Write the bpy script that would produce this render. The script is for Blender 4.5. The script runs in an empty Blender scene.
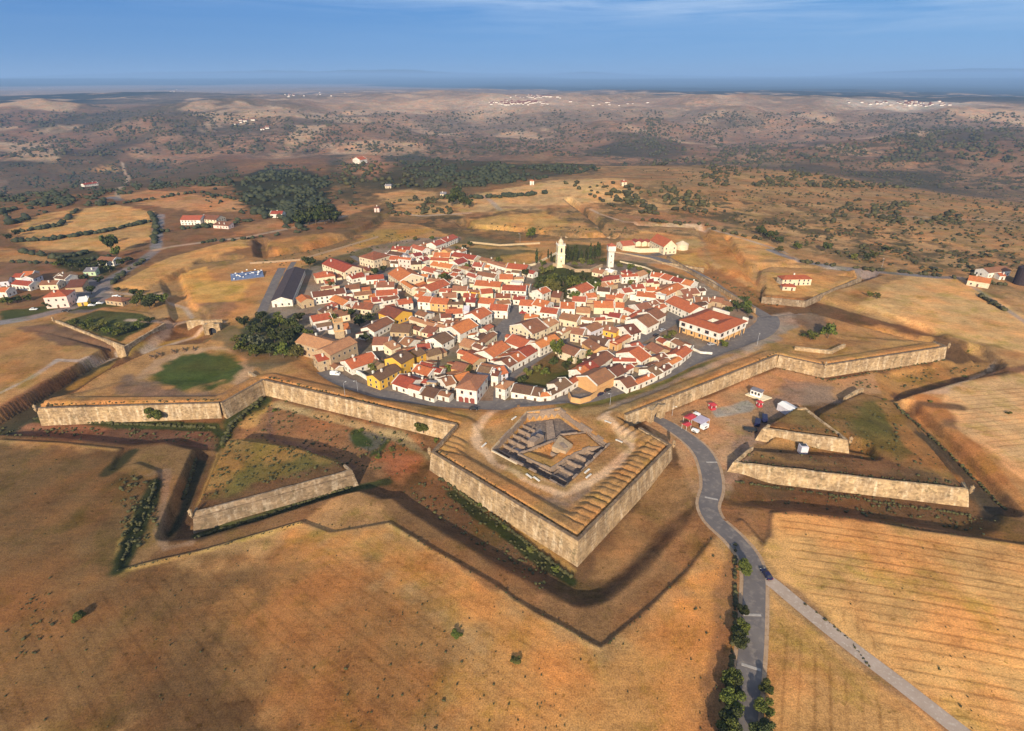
import bpy, bmesh, math, random
import numpy as np
from mathutils import Vector, Matrix
R = math.radians
random.seed(7)
rng = np.random.default_rng(11)
S = bpy.context.scene
COL = S.collection

# ------------------------------------------------------------------ camera
F, CX, CY, PITCH, H = 580.0, 512.0, 365.5, R(26.2), 130.0
CP, SP = math.cos(PITCH), math.sin(PITCH)
cd = bpy.data.cameras.new('camera'); cam = bpy.data.objects.new('camera', cd); COL.objects.link(cam)
cam.location = (0, 0, H); cam.rotation_euler = (R(90) - PITCH, 0, 0)
cd.sensor_width = 36; cd.lens = F / 1024 * 36; cd.clip_start = 1; cd.clip_end = 200000
S.camera = cam

def at(x, y, z=0.0):
    u = (x - CX) / F; v = -(y - CY) / F
    dy = CP + v * SP; dz = -SP + v * CP
    t = (z - H) / dz
    return (u * t, dy * t)
def ats(pts, z=0.0):
    return np.array([at(p[0], p[1], z) for p in pts], float)
def topx(x, y, z):
    dx, dy, dz = x, y, z - H
    d = dy * CP - dz * SP; v = dy * SP + dz * CP
    return CX + F * dx / d, CY - F * v / d

# ------------------------------------------------------------------ numpy noise
def _h(i, j, s):
    n = (i * 374761393 + j * 668265263 + s * 974634777) & 0x7fffffff
    n = ((n ^ (n >> 13)) * 1274126177) & 0x7fffffff
    return ((n ^ (n >> 16)) & 0xffff) / 65535.0
def vnoise(X, Y, s=0):
    i = np.floor(X).astype(np.int64); j = np.floor(Y).astype(np.int64)
    fx = X - i; fy = Y - j
    fx = fx * fx * (3 - 2 * fx); fy = fy * fy * (3 - 2 * fy)
    a = _h(i, j, s); b = _h(i + 1, j, s); c = _h(i, j + 1, s); d = _h(i + 1, j + 1, s)
    return (a + (b - a) * fx) * (1 - fy) + (c + (d - c) * fx) * fy
def fbm(X, Y, s=0, o=4):
    t = 0; a = .5; w = 0
    for k in range(o):
        t = t + a * vnoise(X, Y, s + k * 17); w += a; a *= .5; X = X * 2.03 + 11.3; Y = Y * 2.03 + 5.7
    return t / w
def sstep(a, b, x):
    t = np.clip((x - a) / (b - a), 0, 1); return t * t * (3 - 2 * t)

# ------------------------------------------------------------------ distance fields
def segd(P, X, Y, closed):
    n = len(P); D = np.full(X.shape, 1e18); L = np.zeros(X.shape); acc = 0.0
    for k in range(n if closed else n - 1):
        a = P[k]; b = P[(k + 1) % n]; d = b - a; l2 = d @ d
        t = np.clip(((X - a[0]) * d[0] + (Y - a[1]) * d[1]) / max(l2, 1e-9), 0, 1)
        q = (X - a[0] - t * d[0]) ** 2 + (Y - a[1] - t * d[1]) ** 2
        m = q < D; D[m] = q[m]; L[m] = acc + t[m] * math.sqrt(l2); acc += math.sqrt(l2)
    return np.sqrt(D), L
def inside(P, X, Y):
    c = np.zeros(X.shape, bool); n = len(P)
    for k in range(n):
        a = P[k]; b = P[(k + 1) % n]
        if a[1] == b[1]: continue
        m = ((a[1] > Y) != (b[1] > Y)) & (X < (b[0] - a[0]) * (Y - a[1]) / (b[1] - a[1]) + a[0])
        c ^= m
    return c
def local(P, X, Y, mar):
    lo = P.min(0) - mar; hi = P.max(0) + mar
    return np.nonzero((X > lo[0]) & (X < hi[0]) & (Y > lo[1]) & (Y < hi[1]))[0]
def sdf(P, X, Y):
    d, _ = segd(P, X, Y, True); s = inside(P, X, Y)
    return np.where(s, d, -d)

# ------------------------------------------------------------------ terrain plan (traced outlines, unprojected to the ground)
FPX = [(35,408,2),(219,403,4),(263,379,4),(456,424,4),(431,452,4),(578,540,4),(672,444,4),(622,416,4),(778,355,4),(825,365,4),(947,346,4),(925,337,3),(810,308,2),
       (762,313,2),(756,308,2),(668,256,2),(702,269,1),(712,262,1),(694,236,1),(640,231,1),(614,243,1),(560,240,1),(505,240,1),(470,241,1),(448,234,1),(420,224,1),(385,221,1),(372,231,1),
       (345,245,1),(300,257,1),(272,262,1),(250,259,1),(210,267,1),(177,272,1),(188,302,1),(214,313,1),(222,321,1),(203,340,1),(165,342,1),(140,352,1),(100,370,1),(66,390,2)]
FW = np.array([at(*p) for p in FPX])
FEDGE_FRONT = FW[:11]
MPX = [(113,353),(86,366),(66,380),(43,391),(17,405),(-10,422),(-60,448),(-20,437),(0,435),(60,438),(130,445),(161,442),(196,452),(190,464),(180,500),(163,534),(165,541),(200,540),
       (255,522),(330,497),(372,485),(400,507),(433,528),(506,571),(543,590),(572,606),(590,607),(612,601),(630,585),(663,552),(690,519),(697,507),(722,500),(745,505),(775,510),
       (854,518),(927,528),(985,537),(1002,530),(1011,518),(1010,505),(970,473),(925,430),(897,401),(920,387),(960,379),(992,371),(996,365),(988,359),(970,350),(930,333),(900,322),(836,304),
       (812,298),(797,293),(755,287),(735,277),(708,266),(730,330),(500,300),(250,330),(205,326),(180,318),(168,318),(150,335),(128,346),(95,340),(40,330),(18,327),(60,338),(100,350)]
MW = ats(MPX, -0.5)
CWPX = [(-60,455),(0,440),(60,443),(118,449),(107,472),(135,463),(156,471),(156,481),(140,510),(123,539),(116,571),(155,561),(200,551),(255,535),(300,522),(330,533),(366,527),(388,523),
        (430,548),(498,587),(512,600),(601,649),(630,625),(656,603),(690,570),(716,536),(742,520),(766,548),(772,535),(774,513),(792,511),(858,519),(921,531),(985,539),(1024,545),(1060,545),(1060,520),
        (1020,493),(952,430),(925,408),(903,398),(960,382),(1010,372),(1003,360),(960,340),(900,320),(600,330),(200,330),(60,372),(0,408),(-60,440)]
CWW = ats(CWPX, 0)
RAVL = ats([(193,513),(352,470),(338,459),(300,446),(262,440),(240,437),(226,438),(214,462)], 1)     # left ravelin
RAVR = ats([(733,462),(969,489),(896,400),(862,390),(845,397),(838,401),(762,440)], 1)               # right outer ravelin
REDT = ats([(762,428),(848,440),(805,408),(795,407)], 1)                                              # its inner redoubt
RAVG = ats([(54,320),(124,347),(165,323),(150,312),(105,306)], 1)                                     # ravelin at the old gate
RAVU = ats([(764,283),(762,296),(806,300),(861,277),(820,273),(765,271)], 1)                           # upper right ravelin
PIT = ats([(491.6,449),(526.5,412.5),(560.5,408.5),(586,426.6),(609.5,443),(564,486)], 2)
PITB = ats([(518,450),(550,465),(575,449),(590,444),(604,443),(586,428),(560,431),(553,437)], 1.5)
PITC = ats([(528,450),(551,458),(566,446),(556,441)], 0)
YARD = ats([(640,424),(676,452),(697,505),(722,494),(745,455),(760,444),(775,420),(800,408),(830,401),(880,393),(872,374),(830,381),(780,364),(700,400),(652,416)], -2)
DEEP = ats([(222,440),(240,416),(266,403),(280,396),(440,438),(425,455),(405,482),(388,500)], -6)
ROADPX = [(653,417),(668,425),(690,440),(704,455),(711,474),(712,490),(708,505),(714,520),(732,537),(748,556),(754,575),(754,600),(752,640),(748,680),(742,735),(738,790)]

def ground_far(X, Y):
    r = np.hypot(X, Y - 200)
    n1 = fbm(X / 1500 + 3.1, Y / 1500 + 1.7, 1, 4) - .5
    n2 = fbm(X / 330 + 7.7, Y / 330, 5, 4) - .5
    z = -66 * sstep(760, 1500, r) + 104 * sstep(1750, 3900, r) - 26 * sstep(4200, 9000, r)
    n4 = fbm(X / 620 + 4.1, Y / 620 + 9, 13, 4) - .5
    z = z + n4 * 135 * sstep(1100, 2000, r) * (1 - sstep(3600, 5200, r))
    z = z + n1 * 110 * sstep(1000, 3000, r) * (1 - .75 * sstep(6000, 14000, r)) + n2 * 26 * sstep(500, 1300, r) * (1 - sstep(4500, 9000, r))
    z = z + n2 * 9 * sstep(380, 700, r)
    z = z + 16 * np.exp(-(((X - 120) / 170) ** 2 + ((Y - 760) / 130) ** 2))          # the pale knoll beyond the walls
    z = z - 16 * sstep(350, 900, np.abs(X + 60) * .9 + 0 * Y) * sstep(420, 800, Y)
    ridge = fbm(X / 9000 + 2.2, Y / 30000, 9, 4)
    z = z + np.clip(ridge - .40, 0, 1) * 900 * sstep(26000, 40000, r) * (.35 + .65 * sstep(-9000, 2000, -np.abs(X + 6000) + 9000))
    z = z + 190 * sstep(14000, 30000, r)
    z = z + 400 * np.exp(-(((X + 8500) / 9500) ** 2 + ((Y - 45000) / 5000) ** 2)) * (.7 + .6 * ridge) + 420 * np.exp(-(((X + 21000) / 9000) ** 2 + ((Y - 42000) / 5000) ** 2)) * (.6 + .8 * ridge) + 520 * np.exp(-(((X - 30000) / 9000) ** 2 + ((Y - 40000) / 6000) ** 2)) + 300 * np.exp(-(((X - 6000) / 9000) ** 2 + ((Y - 46000) / 5000) ** 2))
    return z

def heights(X, Y, far=None):
    X = np.asarray(X, float).ravel(); Y = np.asarray(Y, float).ravel()
    h = ground_far(X, Y)
    lim = np.hypot(X, Y) < 900
    ix = np.nonzero(lim)[0]
    x = X[ix]; y = Y[ix]; z = h[ix]
    def fill(P, lev, ramp=1.0, out=False):
        k = local(P, x, y, ramp + 1)
        if len(k) == 0: return
        s = sdf(P, x[k], y[k])
        t = np.clip(s / ramp + (1 if out else 0), 0, 1); t = t * t * (3 - 2 * t)
        z[k] = z[k] * (1 - t) + lev * t
    def trench(P, w, lev, ramp=2.0):
        P = np.asarray(P, float); k = local(P, x, y, w)
        if len(k) == 0: return
        d, _ = segd(P, x[k], y[k], False)
        t = np.clip((w / 2 - d) / ramp, 0, 1); t = t * t * (3 - 2 * t)
        z[k] = z[k] * (1 - t) + lev * t
    fill(CWW, -1.1, 2.0)
    fill(MW, -5.0, 8.5)
    for P_, w_, z_, r_ in DITCH: trench(P_, w_, z_, r_)
    fill(ats([(700,262),(755,287),(812,298),(836,304),(900,322),(935,335),(900,330),(812,314),(760,318),(735,300)], -2), -2.6, 6, True)
    fill(DEEP, -5.2, 6, True)
    # glacis paths and outworks' banks
    # scarp berm at the foot of the main wall
    k = local(FW[:12], x, y, 14)
    s = sdf(FW, x[k], y[k]); dd = -s
    m = (dd > 0) & (dd < 9) & (z[k] < -3)
    z[k] = np.where(m, np.maximum(z[k], np.interp(y[k], [132, 182, 215], [-6.2, -3.7, -3.1]) - .22 * dd - 2.2 * sstep(5, 9, dd)), z[k])
    fill(YARD, -2.4, 14, True)
    # rear ditches
    for q_, (P, w, lv) in enumerate(REAR): trench(P, w, lv, 1.0 if q_ < 3 else 2.6)
    fill(ats([(705,234),(745,233),(778,247),(800,262),(768,266),(735,262)], 0), 1.6, 2.5); trench(ats([(727,238),(740,260),(752,284)], 0), 7, -2.0, 2.0)
    fill(ats([(112,287),(165,259),(215,245),(247,238),(247,247),(200,262),(145,291)], 0), 1.2, 3.0)
    # outworks
    fill(RAVL, .6, .9); fill(RAVR, .4, .9); fill(RAVG, .6, .9); fill(RAVU, .8, .9)
    trench(ats([(800,407),(826,430),(848,444),(862,447),(866,455)], -1), 9, -4.2, 2.0)
    trench(ats([(757,446),(800,449),(848,452),(866,455)], -1), 12, -2.2, 4.0)
    fill(REDT, 1.6, .9)
    # main body: rampart profile by distance from the scarp
    k = local(FW, x, y, 2)
    s = sdf(FW, x[k], y[k])
    prof = np.interp(s, [0, .9, 1.0, 1.7, 2.2, 7, 10, 20, 30], [2.7, 2.7, 2.9, 2.9, 4.0, 3.4, 1.9, 1.4, 0])
    # embrasures cut through the earth parapet of the front bastion
    for (a, b, n) in ((5, 6, 17), (3, 4, 4), (6, 7, 6)):
        A, B = FW[a], FW[b]; L = np.hypot(*(B - A)); u = (B - A) / L
        al = ((x[k] - A[0]) * u[0] + (y[k] - A[1]) * u[1]); pe = np.abs((x[k] - A[0]) * -u[1] + (y[k] - A[1]) * u[0])
        ph = (al - 6) / (L - 8) * n
        f = np.clip(1.2 - np.abs((ph % 1) - .5 + .10 * np.sin(ph * 2.7)) * 4.2, 0, 1); f = f * f * (3 - 2 * f) * (.7 + .3 * np.sin(np.floor(ph) * 5.1)) * (al > 6) * (al < L - 2)
        reach = (pe < 12) & (s > 1.5)
        prof = np.where(reach, prof - f * .85 * sstep(12, 6, pe) + .35 * (1 - f) * sstep(13, 9, pe) * sstep(5, 8, pe), prof)
    df, _ = segd(FEDGE_FRONT, x[k], y[k], False)
    back = sstep(1.0, 14.0, df - s)
    prof = prof * (1 - back) + np.interp(s, [0, 6, 16], [.1, .1, 0]) * back
    t = np.clip(s / .8, 0, 1) * (1 - back) + np.clip(s / 2, 0, 1) * back
    z[k] = np.where(s > 0, z[k] * (1 - t) + prof * t, z[k])
    fill(TOWNW, 0.0, 8, True)
    fill(ats([(470,440),(520,405),(566,402),(592,418),(628,444),(566,498),(540,492)], 2), 1.7, 5, True)
    fill(PIT, -2.4, .5); fill(PITB, -.4, .6); fill(PITC, -2.2, .6)
    # road causeway
    rp = np.array([at(a, b, zz) for (a, b), zz in zip(ROADPX, ROADZ)])
    kk = local(rp, x, y, 12)
    if len(kk):
        d, L = segd(rp, x[kk], y[kk], False)
        ll = np.concatenate([[0], np.cumsum(np.hypot(*(np.diff(rp, axis=0).T)))])
        rz = np.interp(L, ll, ROADZ)
        t = np.clip((9.5 - d) / 5, 0, 1); t = t * t * (3 - 2 * t)
        m = sdf(FW, x[kk], y[kk]) < -.5
        z[kk] = np.where(m, z[kk] * (1 - t) + rz * t, z[kk])
    h[ix] = z
    return h
DITCH = [(ats([(205,456),(192,488),(176,530)], -4), 9, -6.2, 1.2), (ats([(172,538),(255,521),(330,497),(386,484)], -4), 8, -5.8, 1.2), (ats([(908,410),(960,463),(1003,511)], -3), 10, -5.4, 1.6),
  (ats([(889,397),(960,377),(990,366),(974,353)], -3), 12, -4.8, 1.8), (ats([(-20,437),(40,403),(114,357)], -4), 13, -6.2, 1.2)]
ROADZ = [-2.4,-2.4,-2.5,-2.5,-2.3,-2.0,-1.5,-1.0,-.5,-.1,0,0,0,0,0,0]
REAR = [(ats([(192,322),(184,300),(177,284),(173,272)], -2), 20, -2.6), (ats([(173,269),(212,263),(236,261)], -3), 14, -4),
        (ats([(261,243),(262,258)], -3), 12, -5), (ats([(270,259),(300,254),(320,249),(345,241)], -4), 20, -5.5), (ats([(345,241),(372,229),(385,219)], -4), 12, -4),
        (ats([(462,226),(468,231),(500,233),(540,237),(575,241),(612,240)], -4), 16, -5), (ats([(612,240),(600,228),(586,219),(568,209)], -2), 10, -2.4),
        (ats([(640,229),(700,231),(712,245)], -3), 14, -3.5), (ats([(800,299),(834,290),(866,279)], -5), 17, -6), (ats([(765,269),(755,272),(752,284),(758,292)], -3), 10, -4),
        (ats([(765,269),(820,271),(845,273)], -3), 8, -3), (ats([(692,263),(735,288),(790,302)], -3), 20, -3.2)]
TOWNPX = [(300,270),(330,258),(370,246),(400,240),(455,236),(500,256),(540,262),(600,262),(640,262),(700,280),(748,312),(762,330),(735,345),(700,358),(650,388),(600,402),(520,408),(440,406),(380,398),(330,376),
          (300,352),(262,345),(250,330),(262,300),(285,275)]
TOWNW = ats(TOWNPX, 0)
def hz(x, y):
    return float(heights([x], [y])[0])
_T = np.exp(np.linspace(math.log(60), math.log(30000), 900))
_TN = np.exp(np.linspace(math.log(80), math.log(900), 260))
def g(px, py):
    """ground point seen at a photo pixel"""
    u = (px - CX) / F; v = -(py - CY) / F
    dy = CP + v * SP; dz = -SP + v * CP
    n = math.sqrt(u * u + dy * dy + dz * dz)
    T = (_T if py < 240 else _TN) / n
    Z = H + dz * T
    k = np.nonzero(Z < 60)[0]; T = T[k]; Z = Z[k]
    hh = heights(u * T, dy * T)
    b = np.nonzero(Z < hh)[0]
    if len(b) == 0: t = T[-1]
    else:
        i = b[0]
        if i == 0: t = T[0]
        else:
            e0 = Z[i-1] - hh[i-1]; e1 = hh[i] - Z[i]; t = T[i-1] + (T[i] - T[i-1]) * e0 / max(e0 + e1, 1e-6)
    x, y = u * t, dy * t
    return Vector((x, y, hz(x, y)))
# ------------------------------------------------------------------ land cover (soil, stubble, grass and paving colours, near-black ditch strips, yard shade painted in)
STRAW = (.40,.215,.085); STRAW2 = (.47,.27,.11); STUB = (.36,.18,.068); BROWN = (.20,.105,.048); DARKBR = (.12,.068,.036); GREEN = (.055,.075,.018)
DIRT = (.40,.26,.15); GREY = (.23,.18,.14); OCHRE = (.42,.23,.07); OLIVE = (.16,.12,.035); PALE = (.50,.36,.20); SCRUB = (.09,.07,.032); DGREEN = (.028,.035,.012)
RUST = (.27,.125,.048)
PAINT = [
 ('p',[(0,190),(60,170),(330,158),(345,235),(250,250),(160,262),(100,300),(0,320)],(.19,.105,.052),20),
 ('w',None,(.19,.103,.046),2.2),
 # left and lower fields
 ('p',[(-80,440),(0,441),(118,450),(156,481),(116,571),(60,600),(-80,640)],(.165,.097,.041),6),
 ('p',[(-90,610),(60,590),(116,571),(200,552),(300,560),(330,600),(260,740),(-120,760)],(.175,.097,.040),14),
 ('p',[(240,600),(310,560),(400,575),(470,640),(440,760),(180,760)],(.29,.15,.055),18),
 ('p',[(160,640),(220,655),(300,760),(80,760)],(.135,.075,.032),16),
 ('p',[(300,524),(330,534),(388,524),(498,588),(601,650),(656,604),(735,533),(738,600),(718,700),(710,760),(440,760),(470,640),(380,570)],(.45,.228,.076),10),
 ('p',[(735,540),(742,600),(725,700),(715,760),(690,760),(712,640),(722,560)],(.25,.135,.06),2.5),
 ('p',[(772,513),(860,520),(985,541),(1060,548),(1200,760),(965,760),(850,650),(776,580),(766,550)],(.56,.315,.118),1.5),
 ('p',[(772,598),(950,740),(980,780),(760,780)],(.50,.270,.098),1.5),
 ('l',[(776,582),(850,650),(960,735)],5,(.30,.17,.08),2),
 ('p',[(728,535),(770,535),(772,513),(742,505),(722,508)],(.24,.13,.06),3),
 # covered way and glacis strips
 ('l',[(0,440),(60,443),(118,449)],2.2,(.42,.25,.09),1.5),
 ('l',[(107,472),(135,453)],2.0,(.45,.27,.09),1.2),
 ('l',[(156,481),(140,512),(123,541),(116,571),(155,562),(200,552),(255,536),(300,523)],2.4,(.46,.29,.10),1.5),
 ('l',[(388,524),(430,549),(498,588),(601,650),(656,604),(690,571)],2.0,(.52,.31,.12),1.5),
 ('p',[(300,523),(330,500),(372,488),(400,510),(388,523),(366,527),(330,533)],(.36,.20,.085),2),
 ('l',[(388,500),(430,536),(500,578),(560,610),(603,636),(640,605),(668,575),(705,535)],9,(.21,.115,.05),3),
 ('l',[(545,600),(575,606),(612,601),(660,560),(692,525)],4,(.26,.14,.062),2),
 # moat floor
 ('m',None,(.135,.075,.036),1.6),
 ('p',[(225,440),(240,420),(265,404),(420,436),(430,455),(405,480),(350,470),(330,455)],(.27,.14,.065),5),
 ('p',[(345,432),(372,424),(396,432),(372,453),(350,441)],(.13,.12,.095),2.0),
 ('p',[(345,430),(360,425),(372,446),(355,447)],(.045,.065,.018),2.5),
 ('l',[(398,434),(375,455)],3,(.05,.075,.018),2),
 ('p',[(375,458),(400,437),(428,447),(415,472),(395,478)],(.29,.12,.055),3),
 ('p',[(236,418),(270,405),(255,425),(243,436)],(.46,.27,.10),3),
 ('l',[(272,408),(269,428),(272,438),(300,448),(332,458),(352,468)],3,(.20,.11,.07),2),
 ('l',[(278,404),(330,418),(400,437),(442,447)],4,(.26,.19,.10),2),
 ('p',[(18,422),(40,418),(215,428),(218,450),(160,444),(60,438),(0,434)],(.17,.085,.05),3),
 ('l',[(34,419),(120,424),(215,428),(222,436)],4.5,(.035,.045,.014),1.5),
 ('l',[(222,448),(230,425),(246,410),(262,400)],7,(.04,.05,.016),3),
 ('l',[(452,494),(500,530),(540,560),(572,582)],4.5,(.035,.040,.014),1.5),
 ('l',[(470,490),(520,525),(572,570)],4,(.33,.20,.07),2),
 ('p',[(660,460),(690,470),(694,505),(672,530),(625,575),(590,580),(640,510)],(.28,.155,.066),4),
 ('p',[(120,470),(155,480),(160,500),(140,545),(120,570),(150,560),(168,540),(192,464),(196,454),(160,444),(130,450)],(.24,.14,.06),2),
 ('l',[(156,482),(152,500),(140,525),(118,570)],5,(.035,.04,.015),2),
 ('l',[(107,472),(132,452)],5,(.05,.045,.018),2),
 ('l',[(150,475),(166,470),(165,500),(158,530),(166,548),(190,543)],2.6,(.27,.17,.10),1.2),
 ('p',[(196,456),(207,460),(197,490),(181,528),(166,539),(180,500)],(.05,.047,.024),2.0),  # near-black strip down the left half of the ravelin ditch
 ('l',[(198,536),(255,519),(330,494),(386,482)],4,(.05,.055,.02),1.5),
 ('p',[(-10,426),(17,407),(43,393),(66,382),(86,368),(113,355),(119,359),(95,377),(70,393),(45,409),(20,427),(0,439)],(.055,.050,.030),2.0),  # near-black strip along the far left ditch
 # ravelins
 ('p',[(194,512),(352,470),(338,459),(262,440),(226,438),(214,462)],(.27,.165,.055),2),
 ('p',[(205,500),(330,466),(310,456),(235,470)],(.15,.12,.035),6),
 ('p',[(733,462),(969,489),(896,400),(862,390),(838,401),(762,440)],(.25,.14,.055),2),
 ('p',[(330,100),(520,97),(700,98),(860,101),(1010,104),(1010,110),(820,112),(600,117),(330,111)],(.40,.29,.21),300),
 ('p',[(862,103),(900,101.5),(950,103),(935,105.5),(880,105)],(.70,.64,.58),60),
 ('p',[(470,104),(500,100),(540,98),(550,104),(500,107)],(.52,.42,.34),60),
 ('p',[(850,405),(880,402),(925,450),(900,462),(860,440)],(.15,.12,.035),6),
 ('p',[(770,448),(850,455),(955,480),(950,484),(740,456)],(.17,.10,.05),3),
 ('p',[(765,428),(846,439),(805,409)],(.22,.15,.055),1.5),
 ('p',[(735,500),(775,512),(854,520),(985,538),(1008,520),(990,500),(969,495),(860,490)],(.19,.10,.045),2),
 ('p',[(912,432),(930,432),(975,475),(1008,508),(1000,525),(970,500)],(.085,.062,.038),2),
 ('p',[(890,402),(912,432),(960,480),(945,480),(900,440),(878,402)],(.30,.165,.06),2),
 ('p',[(903,399),(940,397),(1024,496),(1060,510),(1060,540),(1010,505),(925,428)],(.38,.19,.07),2),
 ('p',[(945,425),(985,440),(1000,452),(1005,430),(975,410),(950,412)],(.20,.115,.06),3),
 ('p',[(940,396),(965,384),(1060,366),(1060,510),(1010,470),(960,430)],(.54,.33,.155),3),
 ('l',[(905,412),(945,406),(960,408)],5,(.14,.085,.045),2.5),
 ('l',[(997,374),(1024,368),(1060,362)],6,(.18,.10,.055),2),
 ('l',[(900,399),(940,393),(990,370),(994,363)],3,(.44,.30,.19),2),
 ('p',[(828,381),(945,361),(990,363),(985,372),(915,388),(885,397),(850,385)],(.33,.18,.065),2.5),
 # yard before the gate
 ('p',[(640,424),(676,450),(697,500),(722,494),(745,455),(760,444),(775,420),(800,408),(830,401),(880,393),(872,374),(830,381),(780,364),(700,400),(652,416)],(.38,.22,.11),2),
 ('p',[(722,494),(742,462),(762,442),(775,420),(800,408),(850,400),(830,388),(785,378),(780,395),(758,395),(755,418),(728,430),(722,460)],(.26,.175,.12),4),  # shade across the yard, put into the ground colour as a darker patch
 ('p',[(713,410),(748,400),(757,406),(750,412),(716,417)],(.36,.32,.27),1.5),
 ('p',[(755,417),(728,420),(712,440),(724,470),(736,440)],(.40,.25,.14),3),
 # main body
 ('f',None,(.36,.20,.08),1.5),
 ('p',[(145,372),(175,356),(205,351),(235,356),(250,366),(240,378),(212,386),(185,391),(165,385)],(.065,.085,.020),8),
 ('l',[(140,378),(160,362),(180,353),(215,348),(245,352),(252,366),(240,382)],6,(.40,.25,.14),4),
 ('p',[(128,375),(140,378),(178,392),(225,392),(220,398),(110,396)],(.22,.14,.09),4),
 ('l',[(60,398),(160,399),(216,397)],5,(.40,.23,.09),2),
 ('l',[(72,388),(105,368),(160,343),(200,333)],5,(.28,.18,.05),2),
 ('p',[(205,341),(222,322),(250,330),(300,350),(302,360),(262,372),(235,352)],(.17,.12,.06),4),
 ('l',[(495,410),(478,428),(477,444),(500,462),(540,484),(560,492),(590,482),(615,464),(632,444),(622,430),(604,416),(612,408),(640,396)],4.8,(.54,.36,.22),2.0),
 ('p',[(528,492),(566,500),(592,488),(570,510)],(.23,.15,.10),4),
 ('p',[(478,430),(526,412),(492,449),(540,480),(564,488),(612,443),(632,444),(600,470),(566,490),(536,482),(500,462)],(.30,.19,.085),2),
 ('t',None,GREY,4),
 ('p',[(505,412),(560,407),(600,404),(690,362),(740,345),(760,350),(700,380),(622,414),(600,414)],(.33,.21,.09),3),
 ('l',[(560,408),(600,402),(660,385),(700,367),(720,362)],5,(.16,.14,.04),3),
 ('l',[(612,408),(640,396),(700,370),(760,348)],4,(.34,.24,.16),2),
 ('p',[(690,365),(735,345),(760,318),(790,312),(812,318),(780,340),(750,350)],(.30,.23,.18),3),
 ('p',[(780,335),(830,322),(880,325),(930,340),(900,350),(840,358),(820,352)],(.33,.185,.075),4),
 ('l',[(823,358),(870,352),(925,340)],7,(.38,.22,.08),2),
 ('p',[(790,318),(812,312),(835,330),(812,335)],(.17,.12,.08),4),
 # town grounds
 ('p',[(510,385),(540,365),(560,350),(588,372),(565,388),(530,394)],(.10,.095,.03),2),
 ('p',[(535,352),(575,358),(590,365),(560,372),(540,372)],(.16,.11,.05),3),
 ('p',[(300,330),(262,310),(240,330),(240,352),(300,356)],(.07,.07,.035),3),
 ('p',[(360,262),(300,268),(330,258),(375,246)],(.14,.11,.05),3),
 ('p',[(448,244),(470,236),(512,240),(540,252),(520,258),(480,262)],(.14,.11,.055),3),
 ('p',[(495,258),(530,251),(545,258),(530,264),(500,263)],(.38,.23,.08),4),
 ('l',[(455,245),(500,248),(540,249)],8,(.35,.22,.09),4),
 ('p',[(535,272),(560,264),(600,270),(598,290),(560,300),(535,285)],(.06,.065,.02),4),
 ('p',[(540,262),(570,245),(606,245),(608,264)],(.10,.085,.03),5),
 ('l',[(605,262),(628,262),(660,272),(690,282)],12,(.12,.10,.05),5),
 ('p',[(600,258),(612,252),(660,258),(690,270),(660,264)],(.36,.24,.15),4),
 ('p',[(389,325),(409,325),(420,334),(395,336)],(.19,.115,.06),2),
 # upper works and glacis
 ('p',[(177,273),(206,267),(213,281),(254,281),(240,301),(196,304)],(.46,.27,.08),3),
 ('p',[(196,304),(240,301),(222,321),(200,320)],(.24,.14,.075),4),
 ('p',[(112,287),(165,259),(215,245),(247,238),(247,247),(200,262),(145,291)],(.45,.26,.095),3),
 ('p',[(268,240),(330,232),(345,240),(310,250),(272,256)],(.38,.20,.07),5),
 ('p',[(232,236),(300,228),(345,218),(375,205),(320,205),(250,225)],(.36,.19,.085),6),
 ('p',[(350,245),(375,230),(440,228),(400,240),(360,248)],(.35,.21,.06),5),
 ('p',[(466,223),(500,215),(545,212),(570,222),(560,233),(520,232),(480,231)],(.40,.24,.085),5),
 ('p',[(560,233),(575,222),(600,230),(608,238)],(.38,.22,.09),5),
 ('p',[(440,200),(500,190),(560,180),(620,178),(640,200),(580,205),(500,212),(460,215)],(.47,.30,.14),8),
 ('p',[(620,214),(700,218),(740,226),(700,229),(640,224)],(.27,.145,.075),7),
 ('l',[(440,225),(500,208),(560,206),(620,208),(700,214)],7,(.27,.16,.08),5),
 ('p',[(700,234),(726,232),(750,260),(752,285),(712,262)],(.37,.19,.065),4),
 ('p',[(726,232),(745,234),(776,247),(800,262),(745,262)],(.45,.26,.10),4),
 ('p',[(712,265),(752,287),(795,297),(800,306),(760,308),(680,262)],(.25,.125,.05),4),
 ('p',[(768,272),(840,275),(856,278),(806,298),(764,294)],(.42,.24,.09),3),
 ('p',[(850,300),(905,276),(962,278),(1060,336),(1060,362),(960,337),(895,318)],(.55,.34,.145),3),
 ('p',[(830,300),(866,285),(880,290),(850,312)],(.36,.20,.08),3),
 ('p',[(640,256),(662,251),(700,265),(668,256)],(.16,.14,.14),4),
 ('p',[(660,258),(695,252),(706,264),(700,268)],(.44,.26,.08),3),
 ('p',[(676,240),(698,237),(702,250),(680,252)],(.36,.24,.10),4),
 # far left fields and hamlet
 ('p',[(12,229),(75,216),(85,208),(118,205),(152,212),(152,220),(100,231),(60,236),(20,241)],(.47,.28,.11),4),
 ('p',[(20,243),(60,238),(100,233),(152,222),(154,238),(122,252),(80,250),(40,250)],(.46,.27,.105),4),
 ('p',[(18,222),(30,217),(78,208),(74,214),(24,226)],(.43,.25,.10),4),
 ('p',[(108,196),(150,190),(200,195),(245,196),(262,205),(240,212),(190,211),(150,205)],(.42,.22,.10),5),
 ('p',[(-30,246),(40,252),(62,262),(0,264),(-40,264)],(.36,.20,.08),5),
 ('p',[(0,262),(80,262),(60,272),(0,275)],(.19,.105,.06),5),
 ('p',[(58,172),(115,165),(118,170),(60,175)],(.40,.25,.11),8),
 ('p',[(130,183),(200,180),(250,185),(200,190)],(.30,.16,.08),8),
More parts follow.
